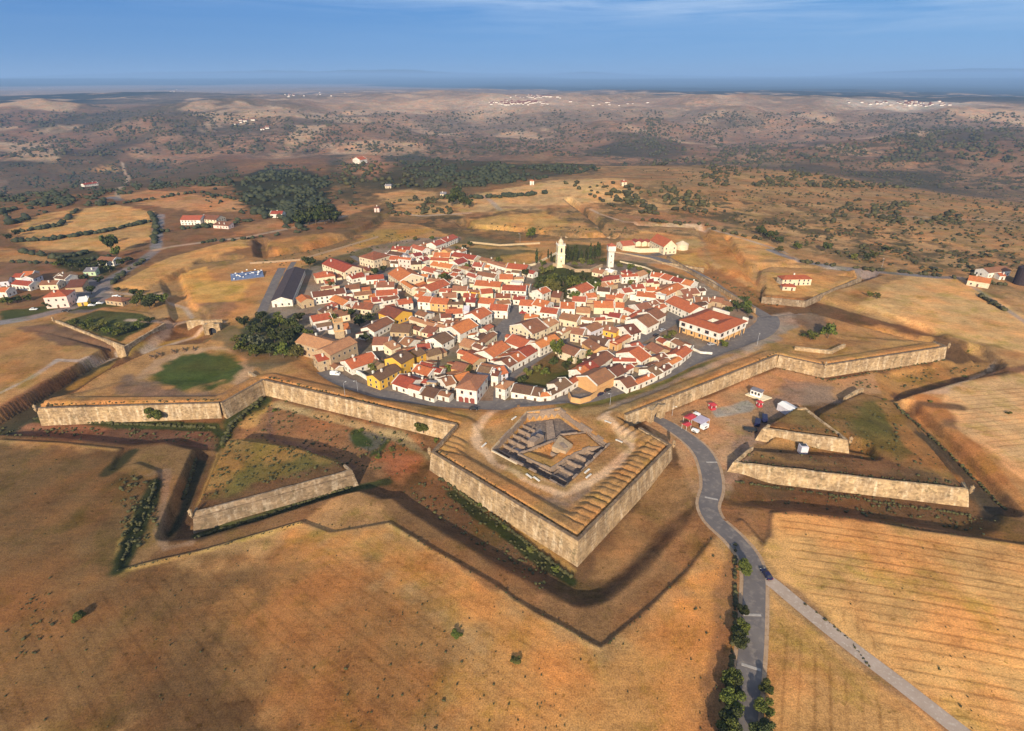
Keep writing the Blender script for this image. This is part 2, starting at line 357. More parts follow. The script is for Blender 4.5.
 ('p',[(50,252),(100,252),(120,265),(105,275),(60,270)],(.05,.05,.02),4),
 ('p',[(80,283),(98,275),(112,290),(118,300),(90,312),(60,312)],(.17,.155,.16),3),
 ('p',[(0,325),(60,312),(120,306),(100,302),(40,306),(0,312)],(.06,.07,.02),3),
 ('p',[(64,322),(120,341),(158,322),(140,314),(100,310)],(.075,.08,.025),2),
 ('p',[(-40,330),(15,326),(60,345),(60,358),(0,392),(-40,400)],(.33,.18,.07),4),
 ('p',[(18,328),(52,322),(118,350),(110,354),(60,346)],(.17,.10,.06),3),
 ('l',[(0,393),(30,378),(58,360),(80,362),(100,362),(118,356)],2.4,(.45,.36,.30),1.0),
 ('l',[(0,407),(40,386),(70,368)],2,(.22,.12,.06),2),
 # dark woods and slopes
 ('p',[(225,180),(270,162),(330,180),(330,210),(300,225),(240,205)],(.035,.036,.018),8),
 ('p',[(330,160),(420,150),(520,165),(640,165),(560,176),(480,186),(400,190),(330,185)],(.075,.062,.034),14),
 ('p',[(0,170),(60,163),(230,160),(250,180),(120,190),(0,205)],(.115,.080,.045),10),
 ('p',[(345,160),(380,155),(395,165),(370,180),(340,172)],(.30,.16,.09),10),
 ('p',[(375,194),(410,189),(440,193),(420,205),(385,204)],(.42,.25,.11),6),
 ('p',[(400,205),(455,205),(460,214),(390,216)],(.38,.23,.10),5),
]
ROADS_FAR = [
 ([(-20,326),(30,318),(70,308),(92,298),(112,278),(140,262),(156,250),(157,236),(160,215)],9),
 ([(156,250),(175,246),(215,241),(247,237),(300,226),(345,216)],6),
 ([(118,200),(128,176),(122,163)],6),
 ([(100,200),(112,197),(120,200)],8),
 ([(770,250),(790,258),(830,267),(880,272),(935,277),(960,278)],7),
 ([(700,228),(770,247),(800,260)],4),
 ([(960,278),(1000,305),(1040,332)],3.5),
 ([(905,216),(960,219),(1030,221)],4),
 ([(860,213),(900,216)],4),
 ([(485,196),(495,205),(500,210)],6),
 ([(590,209),(600,214),(625,222),(700,226)],3),
 ([(128,320),(165,324),(184,322)],4),
 ([(108,292),(150,296),(166,296)],4),
 ([(168,302),(185,308),(192,318)],3),
 ([(145,352),(165,335),(168,322)],4),
 ([(143,351),(200,331),(225,322)],3),
 ([(392,212),(420,216),(470,213)],5)]

def toW(pts):
    return np.array([(lambda q: (q.x, q.y))(g(*p)) if p[1] < 720 else at(p[0], p[1], 0) for p in pts])

def build_terrain():
    ang = np.radians(np.arange(-63, 63.01, .17))
    rr = [8.0]
    while rr[-1] < 900: rr.append(rr[-1] * (1.0036 if rr[-1] > 75 else 1.03))
    while rr[-1] < 60000: rr.append(rr[-1] * (1.009 if rr[-1] < 6000 else 1.02))
    rr = np.array(rr); na, nr = len(ang), len(rr)
    X = (rr[:, None] * np.sin(ang)[None]).ravel(); Y = (rr[:, None] * np.cos(ang)[None]).ravel()
    Z = heights(X, Y)
    r = np.hypot(X, Y)
    # earth curvature keeps the far plain honest
    # ---- base cover
    col = np.zeros((len(X), 3)); scr = np.zeros(len(X))
    n0 = fbm(X / 260, Y / 260, 21, 4); n1 = fbm(X / 60, Y / 60, 31, 3); n2 = fbm(X / 900, Y / 900, 41, 4)
    base = np.array((.37,.220,.092)); hill = np.array((.34,.205,.095)); mauve = np.array((.205,.122,.078)); plain = np.array((.26,.19,.135)); forest = np.array((.022,.030,.028))
    t = sstep(330, 620, r)[:, None]
    side = sstep(-60, 160, X)[:, None]                               # the right-hand slopes are open, the left ones wooded
    c = base * (1 - t) + (hill * (.7 + .6 * n0[:, None]) * (.55 + .5 * side)) * t
    t = sstep(800, 2300, r + 500 * (n0 - .5))[:, None]; c = c * (1 - t) + mauve * (.30 + .75 * n2[:, None] + .70 * n0[:, None]) * t
    t = sstep(3200, 4600, r)[:, None]; c = c * (1 - t) + plain * (.55 + .9 * n0[:, None]) * t
    n3 = fbm(X / 2600 + 9, Y / 5200, 51, 4)
    fo = sstep(.50, .60, n3) * sstep(2500, 4500, r); c = c * (1 - fo[:, None]) + forest * fo[:, None]
    t = (sstep(7500, 10500, r + 2500 * (n3 - .5) + 2.4 * np.clip(X, -4000, 1600)))[:, None]
    c = c * (1 - t) + forest * 1.0 * t
    col[:] = c
    scr = sstep(380, 640, r) * (.30 + .70 * sstep(.40, .60, n0)) * (1 - .5 * sstep(6000, 9000, r))
    dk = .75 * sstep(.50, .60, fbm(X / 420 + 77, Y / 520, 91, 5)) * sstep(1000, 1700, r) * (1 - sstep(6000, 8500, r)); col = col * (1 - dk[:, None]) + np.array((.040,.040,.026)) * dk[:, None]
    # pale patches of fields far off
    pf = .8 * sstep(.58, .66, fbm(X / 240 + 50, Y / 300, 61, 5)) * sstep(1400, 2600, r) * (1 - sstep(8000, 11000, r))
    col = col * (1 - pf[:, None]) + np.array((.42,.30,.20)) * pf[:, None]; scr *= 1 - .8 * pf
    wig = (fbm(X / 7, Y / 7, 71, 3) - .5)
    def put(k, a, cc, sc=0.0):
        a = a[:, None]; col[k] = col[k] * (1 - a) + np.array(cc) * a
        scr[k] = scr[k] * (1 - a[:, 0]) + sc * a[:, 0]
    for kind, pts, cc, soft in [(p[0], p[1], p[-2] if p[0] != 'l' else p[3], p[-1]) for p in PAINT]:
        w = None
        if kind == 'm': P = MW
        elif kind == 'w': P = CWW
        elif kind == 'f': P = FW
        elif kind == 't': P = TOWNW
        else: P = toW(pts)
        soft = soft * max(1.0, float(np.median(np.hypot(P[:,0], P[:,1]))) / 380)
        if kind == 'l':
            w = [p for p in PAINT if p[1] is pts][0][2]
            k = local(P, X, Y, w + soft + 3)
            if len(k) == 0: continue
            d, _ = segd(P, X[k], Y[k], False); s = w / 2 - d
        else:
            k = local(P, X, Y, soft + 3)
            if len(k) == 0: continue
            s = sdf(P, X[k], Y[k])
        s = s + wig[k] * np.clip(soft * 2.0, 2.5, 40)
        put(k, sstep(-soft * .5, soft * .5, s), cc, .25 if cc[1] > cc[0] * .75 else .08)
    for pts, w in ROADS_FAR:
        P = toW(pts); k = local(P, X, Y, w + 4)
        d, _ = segd(P, X[k], Y[k], False)
        put(k, sstep(1.0, -1.0, d - w / 2), (.20,.18,.18) if w > 6.5 else (.36,.27,.20))
    # ---- plough lines: straight coordinates across each field
    fur = np.zeros((len(X), 3))
    def furrow(pts, a, b, amt, bend=0):
        P = ats(pts, 0); A = np.array(at(*a)); B = np.array(at(*b)); u = (B - A) / np.hypot(*(B - A))
        k = local(P, X, Y, 1); s = sdf(P, X[k], Y[k]); t = sstep(0, 3, s)
        cc = (X[k] - A[0]) * -u[1] + (Y[k] - A[1]) * u[0]; al = (X[k] - A[0]) * u[0] + (Y[k] - A[1]) * u[1]
        fur[k, 0] = cc + bend * (al / 100) ** 2 + (vnoise(X[k] / 45, Y[k] / 45, 5) - .5) * 1.0
        fur[k, 1] = np.maximum(fur[k, 1], t * amt)
    furrow([(772,515),(860,522),(985,543),(1060,550),(1200,760),(985,750),(870,650),(806,598)], (800,560), (1024,590), .78, 9)
    furrow([(774,612),(930,738),(960,780),(765,780)], (812,650), (810,731), .65)
    furrow([(945,395),(1060,375),(1060,500),(1000,455),(965,430)], (960,398), (1024,392), .6, 5)
    furrow([(330,536),(388,526),(498,590),(600,650),(560,760),(180,760),(300,560)], (388,524), (601,650), .35)
    furrow([(-100,620),(60,600),(200,560),(300,600),(200,760),(-120,770)], (129,668), (150,700), .35)
    furrow([(850,300),(905,278),(960,280),(1040,335),(960,334),(895,316)], (870,300), (1000,318), .3)
    me = bpy.data.meshes.new('ground')
    nv = len(X); me.vertices.add(nv)
    me.vertices.foreach_set('co', np.stack([X, Y, Z], 1).astype(np.float32).ravel())
    i = np.arange(nr - 1)[:, None] * na + np.arange(na - 1)[None]
    q = np.stack([i, i + na, i + na + 1, i + 1], -1).reshape(-1, 4)[:, ::-1]
    # fill in under the camera with a fan
    nq = len(q)
    me.loops.add(nq * 4); me.polygons.add(nq)
    me.loops.foreach_set('vertex_index', q.astype(np.int32).ravel())
    me.polygons.foreach_set('loop_start', np.arange(nq, dtype=np.int32) * 4)
    me.polygons.foreach_set('use_smooth', np.ones(nq, bool))
    ca = me.attributes.new('cover', 'FLOAT_COLOR', 'POINT')
    ca.data.foreach_set('color', np.concatenate([np.clip(col, 0, 1), np.ones((nv, 1))], 1).astype(np.float32).ravel())
    fur[:, 2] = scr
    fa = me.attributes.new('tilth', 'FLOAT_VECTOR', 'POINT'); fa.data.foreach_set('vector', fur.astype(np.float32).ravel())
    me.update(calc_edges=True); me.validate()
    o = bpy.data.objects.new('ground', me); COL.objects.link(o); o['kind'] = 'structure'
    return o

# ------------------------------------------------------------------ materials
def mat(name, rough=.9):
    m = bpy.data.materials.new(name); m.use_nodes = True
    nt = m.node_tree; b = nt.nodes['Principled BSDF']; b.inputs['Roughness'].default_value = rough
    b.inputs['Specular IOR Level'].default_value = .2
    return m, nt, b
def N(nt, t, **kw):
    n = nt.nodes.new(t)
    for k, v in kw.items():
        if k.startswith('i_'):
            key = k[2:]; key = int(key) if key.isdigit() else key.replace('_', ' ')
            n.inputs[key].default_value = v
        else: setattr(n, k, v)
    return n
def mix(nt, a, b, f, mode='MIX'):
    n = nt.nodes.new('ShaderNodeMix'); n.data_type = 'RGBA'; n.blend_type = mode; n.clamp_result = False
    for s, v in ((0, f), (6, a), (7, b)):
        if hasattr(v, 'is_output') or isinstance(v, bpy.types.NodeSocket): nt.links.new(v, n.inputs[s])
        elif isinstance(v, (int, float)): n.inputs[s].default_value = v
        else: n.inputs[s].default_value = (*v, 1)
    return n.outputs[2]
def mth(nt, op, a, b=0.0, c=None, clamp=False):
    n = nt.nodes.new('ShaderNodeMath'); n.operation = op; n.use_clamp = clamp
    for s, v in ((0, a), (1, b), (2, c)):
        if v is None: continue
        if isinstance(v, bpy.types.NodeSocket): nt.links.new(v, n.inputs[s])
        else: n.inputs[s].default_value = v
    return n.outputs[0]
def ramp(nt, f, stops):
    n = nt.nodes.new('ShaderNodeValToRGB'); e = n.color_ramp.elements
    while len(e) < len(stops): e.new(.5)
    for k, (p, c) in enumerate(stops):
        e[k].position = p; e[k].color = (*c, 1) if len(c) == 3 else c
    nt.links.new(f, n.inputs[0]); return n.outputs[0]
def noise(nt, vec, scale, detail=4, rough=.55, dist=0):
    n = N(nt, 'ShaderNodeTexNoise'); n.inputs['Scale'].default_value = scale; n.inputs['Detail'].default_value = detail
    n.inputs['Roughness'].default_value = rough; n.inputs['Distortion'].default_value = dist
    nt.links.new(vec, n.inputs['Vector']); return n.outputs[0]
def bump(nt, b, h, strength=.3, dist=.2):
    n = N(nt, 'ShaderNodeBump'); n.inputs['Strength'].default_value = strength; n.inputs['Distance'].default_value = dist
    nt.links.new(h, n.inputs['Height']); nt.links.new(n.outputs[0], b.inputs['Normal'])

def m_ground():
    m, nt, b = mat('soil_and_dry_grass', .95); L = nt.links.new
    b.inputs['Specular IOR Level'].default_value = .05
    geo = N(nt, 'ShaderNodeNewGeometry').outputs['Position']
    at_ = N(nt, 'ShaderNodeAttribute', attribute_name='cover').outputs['Color']
    ti = N(nt, 'ShaderNodeAttribute', attribute_name='tilth').outputs['Vector']
    sp = N(nt, 'ShaderNodeSeparateXYZ'); L(ti, sp.inputs[0])
    a = noise(nt, geo, .75, 6, .75); c = noise(nt, geo, .11, 4, .6); d = noise(nt, geo, .018, 4, .6)
    v = mth(nt, 'ADD', mth(nt, 'MULTIPLY', a, .75), mth(nt, 'ADD', mth(nt, 'MULTIPLY', c, .75), mth(nt, 'MULTIPLY', d, .55)))
    v = mth(nt, 'ADD', v, -.03)
    colr = mix(nt, at_, ramp(nt, mth(nt, 'MULTIPLY', v, .5), [(.32, (.42,.39,.36)), (.5, (1,1,1)), (.68, (1.55,1.5,1.42))]), 1.0, 'MULTIPLY')
    # dry weeds and bare patches
    w = noise(nt, geo, .045, 5, .7, .4)
    colr = mix(nt, colr, mix(nt, colr, (.62,.74,.42), 1.0, 'MULTIPLY'), mth(nt, 'MULTIPLY', ramp(nt, w, [(.52, (0,0,0)), (.66, (1,1,1))]), .75))
    colr = mix(nt, colr, mix(nt, colr, (1.22,.98,.86), 1.0, 'MULTIPLY'), ramp(nt, noise(nt, geo, .03, 4, .6), [(.45, (0,0,0)), (.62, (1,1,1))]))
    sm = noise(nt, geo, .55, 2, .5); tuft = ramp(nt, sm, [(.66, (0,0,0)), (.72, (1,1,1))])
    colr = mix(nt, colr, mix(nt, colr, (.45,.48,.30), 1.0, 'MULTIPLY'), mth(nt, 'MULTIPLY', tuft, .7))
    gr = noise(nt, geo, 2.6, 4, .7)
    colr = mix(nt, colr, ramp(nt, gr, [(.36, (.62,.60,.58)), (.5, (1,1,1)), (.64, (1.35,1.33,1.28))]), .9, 'MULTIPLY')
    mpn = N(nt, 'ShaderNodeMapping'); mpn.inputs['Rotation'].default_value = (0, 0, R(38)); mpn.inputs['Scale'].default_value = (.06, .9, 1); L(geo, mpn.inputs['Vector'])
    colr = mix(nt, colr, ramp(nt, noise(nt, mpn.outputs[0], 1.0, 4, .65), [(.35, (.80,.78,.76)), (.5, (1,1,1)), (.66, (1.18,1.16,1.12))]), .4, 'MULTIPLY')
    # plough lines and combine tracks
    ph = mth(nt, 'MULTIPLY', sp.outputs[0], 2 * math.pi / 3.4)
    s1 = mth(nt, 'MULTIPLY', mth(nt, 'ADD', mth(nt, 'SINE', ph), 1.0), .5)
    s2 = mth(nt, 'MULTIPLY', mth(nt, 'ADD', mth(nt, 'SINE', mth(nt, 'MULTIPLY', ph, .271)), 1.0), .5)
    st = mth(nt, 'SUBTRACT', 1.0, mth(nt, 'POWER', mth(nt, 'ADD', mth(nt, 'MULTIPLY', s1, .92), mth(nt, 'MULTIPLY', s2, .08)), 6.5))
    brk = mth(nt, 'MULTIPLY', ramp(nt, noise(nt, geo, .25, 3, .6), [(.3, (.55,)*3), (.65, (1,1,1))]), sp.outputs[1])
    colr = mix(nt, colr, mix(nt, colr, (.46,.40,.35), 1.0, 'MULTIPLY'), mth(nt, 'MULTIPLY', brk, mth(nt, 'SUBTRACT', 1.0, st)))
    lng = noise(nt, geo, .008, 3, .6)
    colr = mix(nt, colr, ramp(nt, lng, [(.36, (.84,.84,.84)), (.5, (1,1,1)), (.64, (1.14,1.12,1.06))]), 1.0, 'MULTIPLY')
    # maquis: scattered dark low growth on the slopes, at two sizes
    vor = N(nt, 'ShaderNodeTexVoronoi'); vor.inputs['Scale'].default_value = .055; L(geo, vor.inputs['Vector'])
    s_a = ramp(nt, mth(nt, 'ADD', noise(nt, geo, .035, 6, .72), mth(nt, 'MULTIPLY', d, .35)), [(.64, (0,0,0)), (.72, (1,1,1))])
    s_b = ramp(nt, noise(nt, geo, .0075, 7, .72), [(.47, (0,0,0)), (.60, (1,1,1))])
    s_c = mth(nt, 'MAXIMUM', s_a, mth(nt, 'MULTIPLY', s_b, .8))
    colr = mix(nt, colr, (.045,.042,.022), mth(nt, 'MULTIPLY', mth(nt, 'MULTIPLY', s_c, sp.outputs[2]), .85))
    L(colr, b.inputs['Base Color'])
    hgt = mth(nt, 'ADD', mth(nt, 'MULTIPLY', a, .5), mth(nt, 'ADD', mth(nt, 'MULTIPLY', c, .8), mth(nt, 'MULTIPLY', mth(nt, 'MULTIPLY', st, sp.outputs[1]), .35)))
    bump(nt, b, hgt, .45, .5)
    return m

def m_noise(name, c1, c2, scale=.6, rough=.85, c3=None, bmp=.2, obj=True, rnd=0.0, scale2=None):
    m, nt, b = mat(name, rough); L = nt.links.new
    tc = N(nt, 'ShaderNodeTexCoord'); vec = tc.outputs['Object'] if obj else N(nt, 'ShaderNodeNewGeometry').outputs['Position']
    oi = N(nt, 'ShaderNodeObjectInfo')
    if obj:
        va = N(nt, 'ShaderNodeVectorMath', operation='ADD'); L(vec, va.inputs[0])
        vs = N(nt, 'ShaderNodeVectorMath', operation='SCALE'); L(oi.outputs['Location'], vs.inputs[0]); vs.inputs['Scale'].default_value = .37
        L(vs.outputs[0], va.inputs[1]); vec = va.outputs[0]
    a = noise(nt, vec, scale, 5, .65)
    colr = mix(nt, c1, c2, ramp(nt, a, [(.35, (0,0,0)), (.65, (1,1,1))]))
    if c3 is not None:
        colr = mix(nt, colr, c3, ramp(nt, noise(nt, vec, scale2 or scale * 4, 4, .6), [(.52, (0,0,0)), (.68, (1,1,1))]))
    if rnd:
        hsv = N(nt, 'ShaderNodeHueSaturation'); L(colr, hsv.inputs['Color'])
        L(mth(nt, 'MULTIPLY_ADD', oi.outputs['Random'], rnd, 1 - rnd / 2), hsv.inputs['Value'])
        L(mth(nt, 'MULTIPLY_ADD', oi.outputs['Random'], rnd * .05, .5 - rnd * .025), hsv.inputs['Hue'])
        colr = hsv.outputs[0]
    L(colr, b.inputs['Base Color'])
    if bmp: bump(nt, b, noise(nt, vec, scale * 6, 3, .6), bmp, .06)
    return m

def m_roof(name, c1, c2, c3):
    """clay tiles: courses down the slope, weathered patches"""
    m, nt, b = mat(name, .85); L = nt.links.new
    tc = N(nt, 'ShaderNodeTexCoord').outputs['Object']; oi = N(nt, 'ShaderNodeObjectInfo')
    va = N(nt, 'ShaderNodeVectorMath', operation='ADD'); L(tc, va.inputs[0])
    vs = N(nt, 'ShaderNodeVectorMath', operation='SCALE'); L(oi.outputs['Location'], vs.inputs[0]); vs.inputs['Scale'].default_value = .61; L(vs.outputs[0], va.inputs[1])
    v = va.outputs[0]
    colr = mix(nt, c1, c2, ramp(nt, noise(nt, v, .45, 5, .7), [(.36, (0,0,0)), (.62, (1,1,1))]))
    colr = mix(nt, colr, c3, ramp(nt, noise(nt, v, 1.7, 4, .7), [(.50, (0,0,0)), (.66, (1,1,1))]))
    hsv = N(nt, 'ShaderNodeHueSaturation'); L(colr, hsv.inputs['Color'])
    L(mth(nt, 'MULTIPLY_ADD', oi.outputs['Random'], .6, .68), hsv.inputs['Value'])
    L(mth(nt, 'MULTIPLY_ADD', oi.outputs['Random'], .022, .489), hsv.inputs['Hue'])
    wv = N(nt, 'ShaderNodeTexWave', wave_type='BANDS', bands_direction='X'); wv.inputs['Scale'].default_value = 1.3; wv.inputs['Distortion'].default_value = .4; L(tc, wv.inputs['Vector'])
    colr = mix(nt, hsv.outputs[0], mix(nt, hsv.outputs[0], (.72,.68,.66), 1.0, 'MULTIPLY'), mth(nt, 'MULTIPLY', wv.outputs[0], .6))
    L(colr, b.inputs['Base Color']); bump(nt, b, wv.outputs[0], .5, .06)
    return m

def m_stone(name, c1, c2, c3, streak=.6):
    """squared rubble masonry with run-off streaks, lichen and weeds in the joints"""
    m, nt, b = mat(name, .92); L = nt.links.new
    geo = N(nt, 'ShaderNodeNewGeometry').outputs['Position']
    a = noise(nt, geo, .16, 5, .65); f = noise(nt, geo, 1.3, 4, .65)
    colr = mix(nt, c1, c2, ramp(nt, a, [(.36, (0,0,0)), (.62, (1,1,1))]))
    mp = N(nt, 'ShaderNodeMapping'); mp.inputs['Scale'].default_value = (1, 1, .16); L(geo, mp.inputs['Vector'])
    s = noise(nt, mp.outputs[0], .5, 5, .7)
    colr = mix(nt, colr, c3, mth(nt, 'MULTIPLY', ramp(nt, s, [(.50, (0,0,0)), (.68, (1,1,1))]), streak))
    mp2 = N(nt, 'ShaderNodeMapping'); mp2.inputs['Scale'].default_value = (1, 1, 1.7); L(geo, mp2.inputs['Vector'])
    vo = N(nt, 'ShaderNodeTexVoronoi'); vo.inputs['Scale'].default_value = .95; L(mp2.outputs[0], vo.inputs['Vector'])
    colr = mix(nt, colr, mix(nt, colr, ramp(nt, vo.outputs['Color'], [(0, (.55,.53,.5)), (1, (1.4,1.37,1.32))]), 1.0, 'MULTIPLY'), .8)
    colr = mix(nt, colr, (.10,.085,.04), mth(nt, 'MULTIPLY', ramp(nt, noise(nt, geo, .30, 6, .75), [(.57, (0,0,0)), (.66, (1,1,1))]), .7))
    L(colr, b.inputs['Base Color'])
    bump(nt, b, mth(nt, 'ADD', mth(nt, 'MULTIPLY', vo.outputs['Distance'], .6), f), .6, .15)
    return m

def m_leaf(name, c1, c2):
    m, nt, b = mat(name, .7); L = nt.links.new
    a = N(nt, 'ShaderNodeAttribute', attribute_name='leaf').outputs['Fac']; oi = N(nt, 'ShaderNodeObjectInfo')
    hsv = N(nt, 'ShaderNodeHueSaturation'); L(mix(nt, c1, c2, a), hsv.inputs['Color'])
    L(mth(nt, 'MULTIPLY_ADD', oi.outputs['Random'], .5, .75), hsv.inputs['Value']); L(mth(nt, 'MULTIPLY_ADD', oi.outputs['Random'], .03, .485), hsv.inputs['Hue'])
    L(hsv.outputs[0], b.inputs['Base Color'])
    return m
def m_flat(name, c, rough=.6, metal=0.0, var=.12):
    m = m_noise(name, tuple(x * (1 - var) for x in c), tuple(min(x * (1 + var), .9) for x in c), 1.5, rough, bmp=0)
    m.node_tree.nodes['Principled BSDF'].inputs['Metallic'].default_value = metal
    return m

M = {}
M['ground'] = m_ground()
M['w'] = m_noise('whitewash', (.74,.70,.63), (.62,.56,.47), .5, .85, (.46,.39,.31), .15, rnd=.14)
M['c'] = m_noise('cream_render', (.72,.60,.42), (.60,.49,.33), .5, .85, (.50,.40,.27), .15, rnd=.2)
M['y'] = m_noise('yellow_render', (.72,.42,.06), (.66,.37,.05), .5, .85, (.55,.32,.08), .1, rnd=.12)
M['a'] = m_noise('apricot_render', (.62,.36,.15), (.54,.30,.12), .5, .85, (.45,.28,.14), .15, rnd=.2)
M['t'] = m_noise('tan_stone', (.46,.33,.20), (.37,.26,.155), .6, .9, (.25,.18,.12), .4, rnd=.25)
M['k'] = m_noise('pink_render', (.74,.55,.47), (.66,.48,.42), .5, .85, (.55,.42,.36), .1, rnd=.15)
M['l'] = m_noise('pale_grey_render', (.58,.55,.60), (.50,.47,.50), .5, .85, (.42,.39,.40), .1, rnd=.15)
M['n'] = m_noise('pale_green_render', (.45,.56,.36), (.40,.50,.33), .5, .85, None, .1)
M['r'] = m_roof('red_clay_tiles', (.50,.125,.052), (.39,.095,.045), (.24,.090,.050))
M['ro'] = m_roof('orange_clay_tiles', (.56,.175,.058), (.45,.130,.048), (.30,.110,.055))
M['o'] = m_roof('pale_orange_clay_tiles', (.43,.195,.100), (.34,.145,.075), (.24,.125,.08))
M['b'] = m_roof('weathered_brown_tiles', (.28,.110,.058), (.20,.085,.050), (.16,.095,.055))
M['d'] = m_roof('old_dark_tiles', (.17,.088,.055), (.13,.072,.048), (.19,.125,.06))
M['p'] = m_roof('crimson_clay_tiles', (.43,.098,.055), (.33,.078,.050), (.22,.08,.052))
M['m'] = m_roof('patched_clay_tiles', (.40,.130,.055), (.24,.098,.055), (.17,.095,.06))
M['W'] = m_noise('white_sheet_roof', (.74,.72,.70), (.66,.64,.62), .4, .6, None, .05)
M['slate'] = m_roof('dark_slate_sheets', (.060,.045,.050), (.045,.036,.042), (.09,.065,.06))
M['grey_roof'] = m_roof('grey_fibre_sheets', (.30,.28,.30), (.24,.22,.24), (.18,.16,.17))
M['stone'] = m_stone('fortress_masonry', (.42,.290,.160), (.25,.172,.100), (.57,.45,.31), .85)
M['stone_grey'] = m_stone('weathered_masonry', (.27,.19,.12), (.17,.12,.075), (.40,.33,.25), .75)
M['stone_dark'] = m_stone('dark_coping', (.20,.14,.09), (.13,.09,.06), (.30,.22,.15), .5)
M['ruin'] = m_noise('excavated_stone', (.30,.21,.15), (.19,.14,.11), .5, .92, (.42,.31,.22), .4, obj=False)
M['ruin_floor'] = m_noise('dark_gravel_floor', (.12,.095,.085), (.19,.145,.115), .25, .95, (.28,.21,.16), .3, obj=False)
M['asphalt'] = m_noise('worn_asphalt', (.125,.108,.105), (.165,.143,.132), .12, .9, (.22,.185,.16), .2, obj=False, scale2=.5)
M['dirt_road'] = m_noise('gravel_track', (.40,.31,.25), (.33,.25,.19), .25, .95, (.46,.38,.31), .3, obj=False)
M['verge'] = m_noise('pale_dirt_verge', (.42,.29,.19), (.34,.22,.13), .3, .95, (.27,.17,.09), .3, obj=False)
M['paint'] = m_noise('worn_white_paint', (.40,.36,.32), (.30,.27,.25), 1.2, .8, (.24,.22,.21), 0, obj=False)
M['glass'] = m_flat('dark_window_glass', (.035,.037,.045), .25)
M['frame'] = m_flat('window_surround', (.50,.44,.36), .8)
M['brickred'] = m_flat('brick_red_surround', (.22,.06,.045), .8)
M['door'] = m_flat('painted_wooden_door', (.12,.065,.04), .6)
M['leaf_far'] = m_leaf('far_foliage', (.020,.026,.014), (.060,.062,.028)); M['leaf_hill'] = m_leaf('hill_scrub', (.028,.026,.012), (.085,.075,.028))
M['bark'] = m_noise('bark', (.13,.09,.06), (.08,.055,.04), 2, .95)
M['leaf_d'] = m_leaf('dark_foliage', (.015,.021,.008), (.078,.086,.022))
M['leaf_m'] = m_leaf('green_foliage', (.030,.042,.009), (.145,.150,.026))
M['leaf_l'] = m_leaf('olive_foliage', (.065,.062,.016), (.170,.155,.035))
M['leaf_g'] = m_leaf('grey_green_foliage', (.050,.056,.030), (.14,.14,.075))
M['red'] = m_flat('red_canvas', (.42,.045,.055), .7)
M['white'] = m_flat('white_painted_metal', (.75,.74,.72), .4)
M['lilac'] = m_flat('lilac_canvas', (.42,.36,.44), .7)
M['blue'] = m_flat('blue_plastic', (.12,.16,.27), .6, var=.35)
M['navy'] = m_flat('dark_blue_car_paint', (.018,.020,.06), .3)
M['silver'] = m_flat('silver_car_paint', (.48,.48,.50), .35, .3)
M['carwhite'] = m_flat('white_car_paint', (.74,.74,.73), .35)
M['carred'] = m_flat('red_car_paint', (.40,.04,.03), .35)
M['carblack'] = m_flat('black_car_paint', (.02,.02,.022), .3)
M['tyre'] = m_flat('tyre_rubber', (.02,.02,.02), .9)
M['iron'] = m_flat('dark_iron', (.05,.048,.045), .6, .4)
M['wood'] = m_flat('weathered_wood', (.20,.12,.07), .85)
M['lamp'] = m_flat('lamp_lens', (.7,.68,.6), .3)
# ------------------------------------------------------------------ object helpers
def mesh_obj(name, verts, faces, mats, parent=None, fm=None, smooth=False, loc=None):
    me = bpy.data.meshes.new(name); me.from_pydata([tuple(v) for v in verts], [], faces)
    for m in (mats if isinstance(mats, (list, tuple)) else [mats]): me.materials.append(m)
    if fm is not None: me.polygons.foreach_set('material_index', fm)
    if smooth: me.polygons.foreach_set('use_smooth', [True] * len(me.polygons))
    me.update()
    return link(name, me, parent, loc)
def link(name, me, parent=None, loc=None):
    o = bpy.data.objects.new(name, me); COL.objects.link(o)
    if parent is not None: o.parent = parent
    if loc is not None: o.location = loc
    return o
def tag(o, label, cat, group=None):
    o['label'] = label; o['category'] = cat
    if group: o['group'] = group
    return o
def thing(name, loc, rz=0.0):
    o = bpy.data.objects.new(name, None); COL.objects.link(o); o.location = loc; o.rotation_euler = (0, 0, rz); o.empty_display_size = .5
    return o
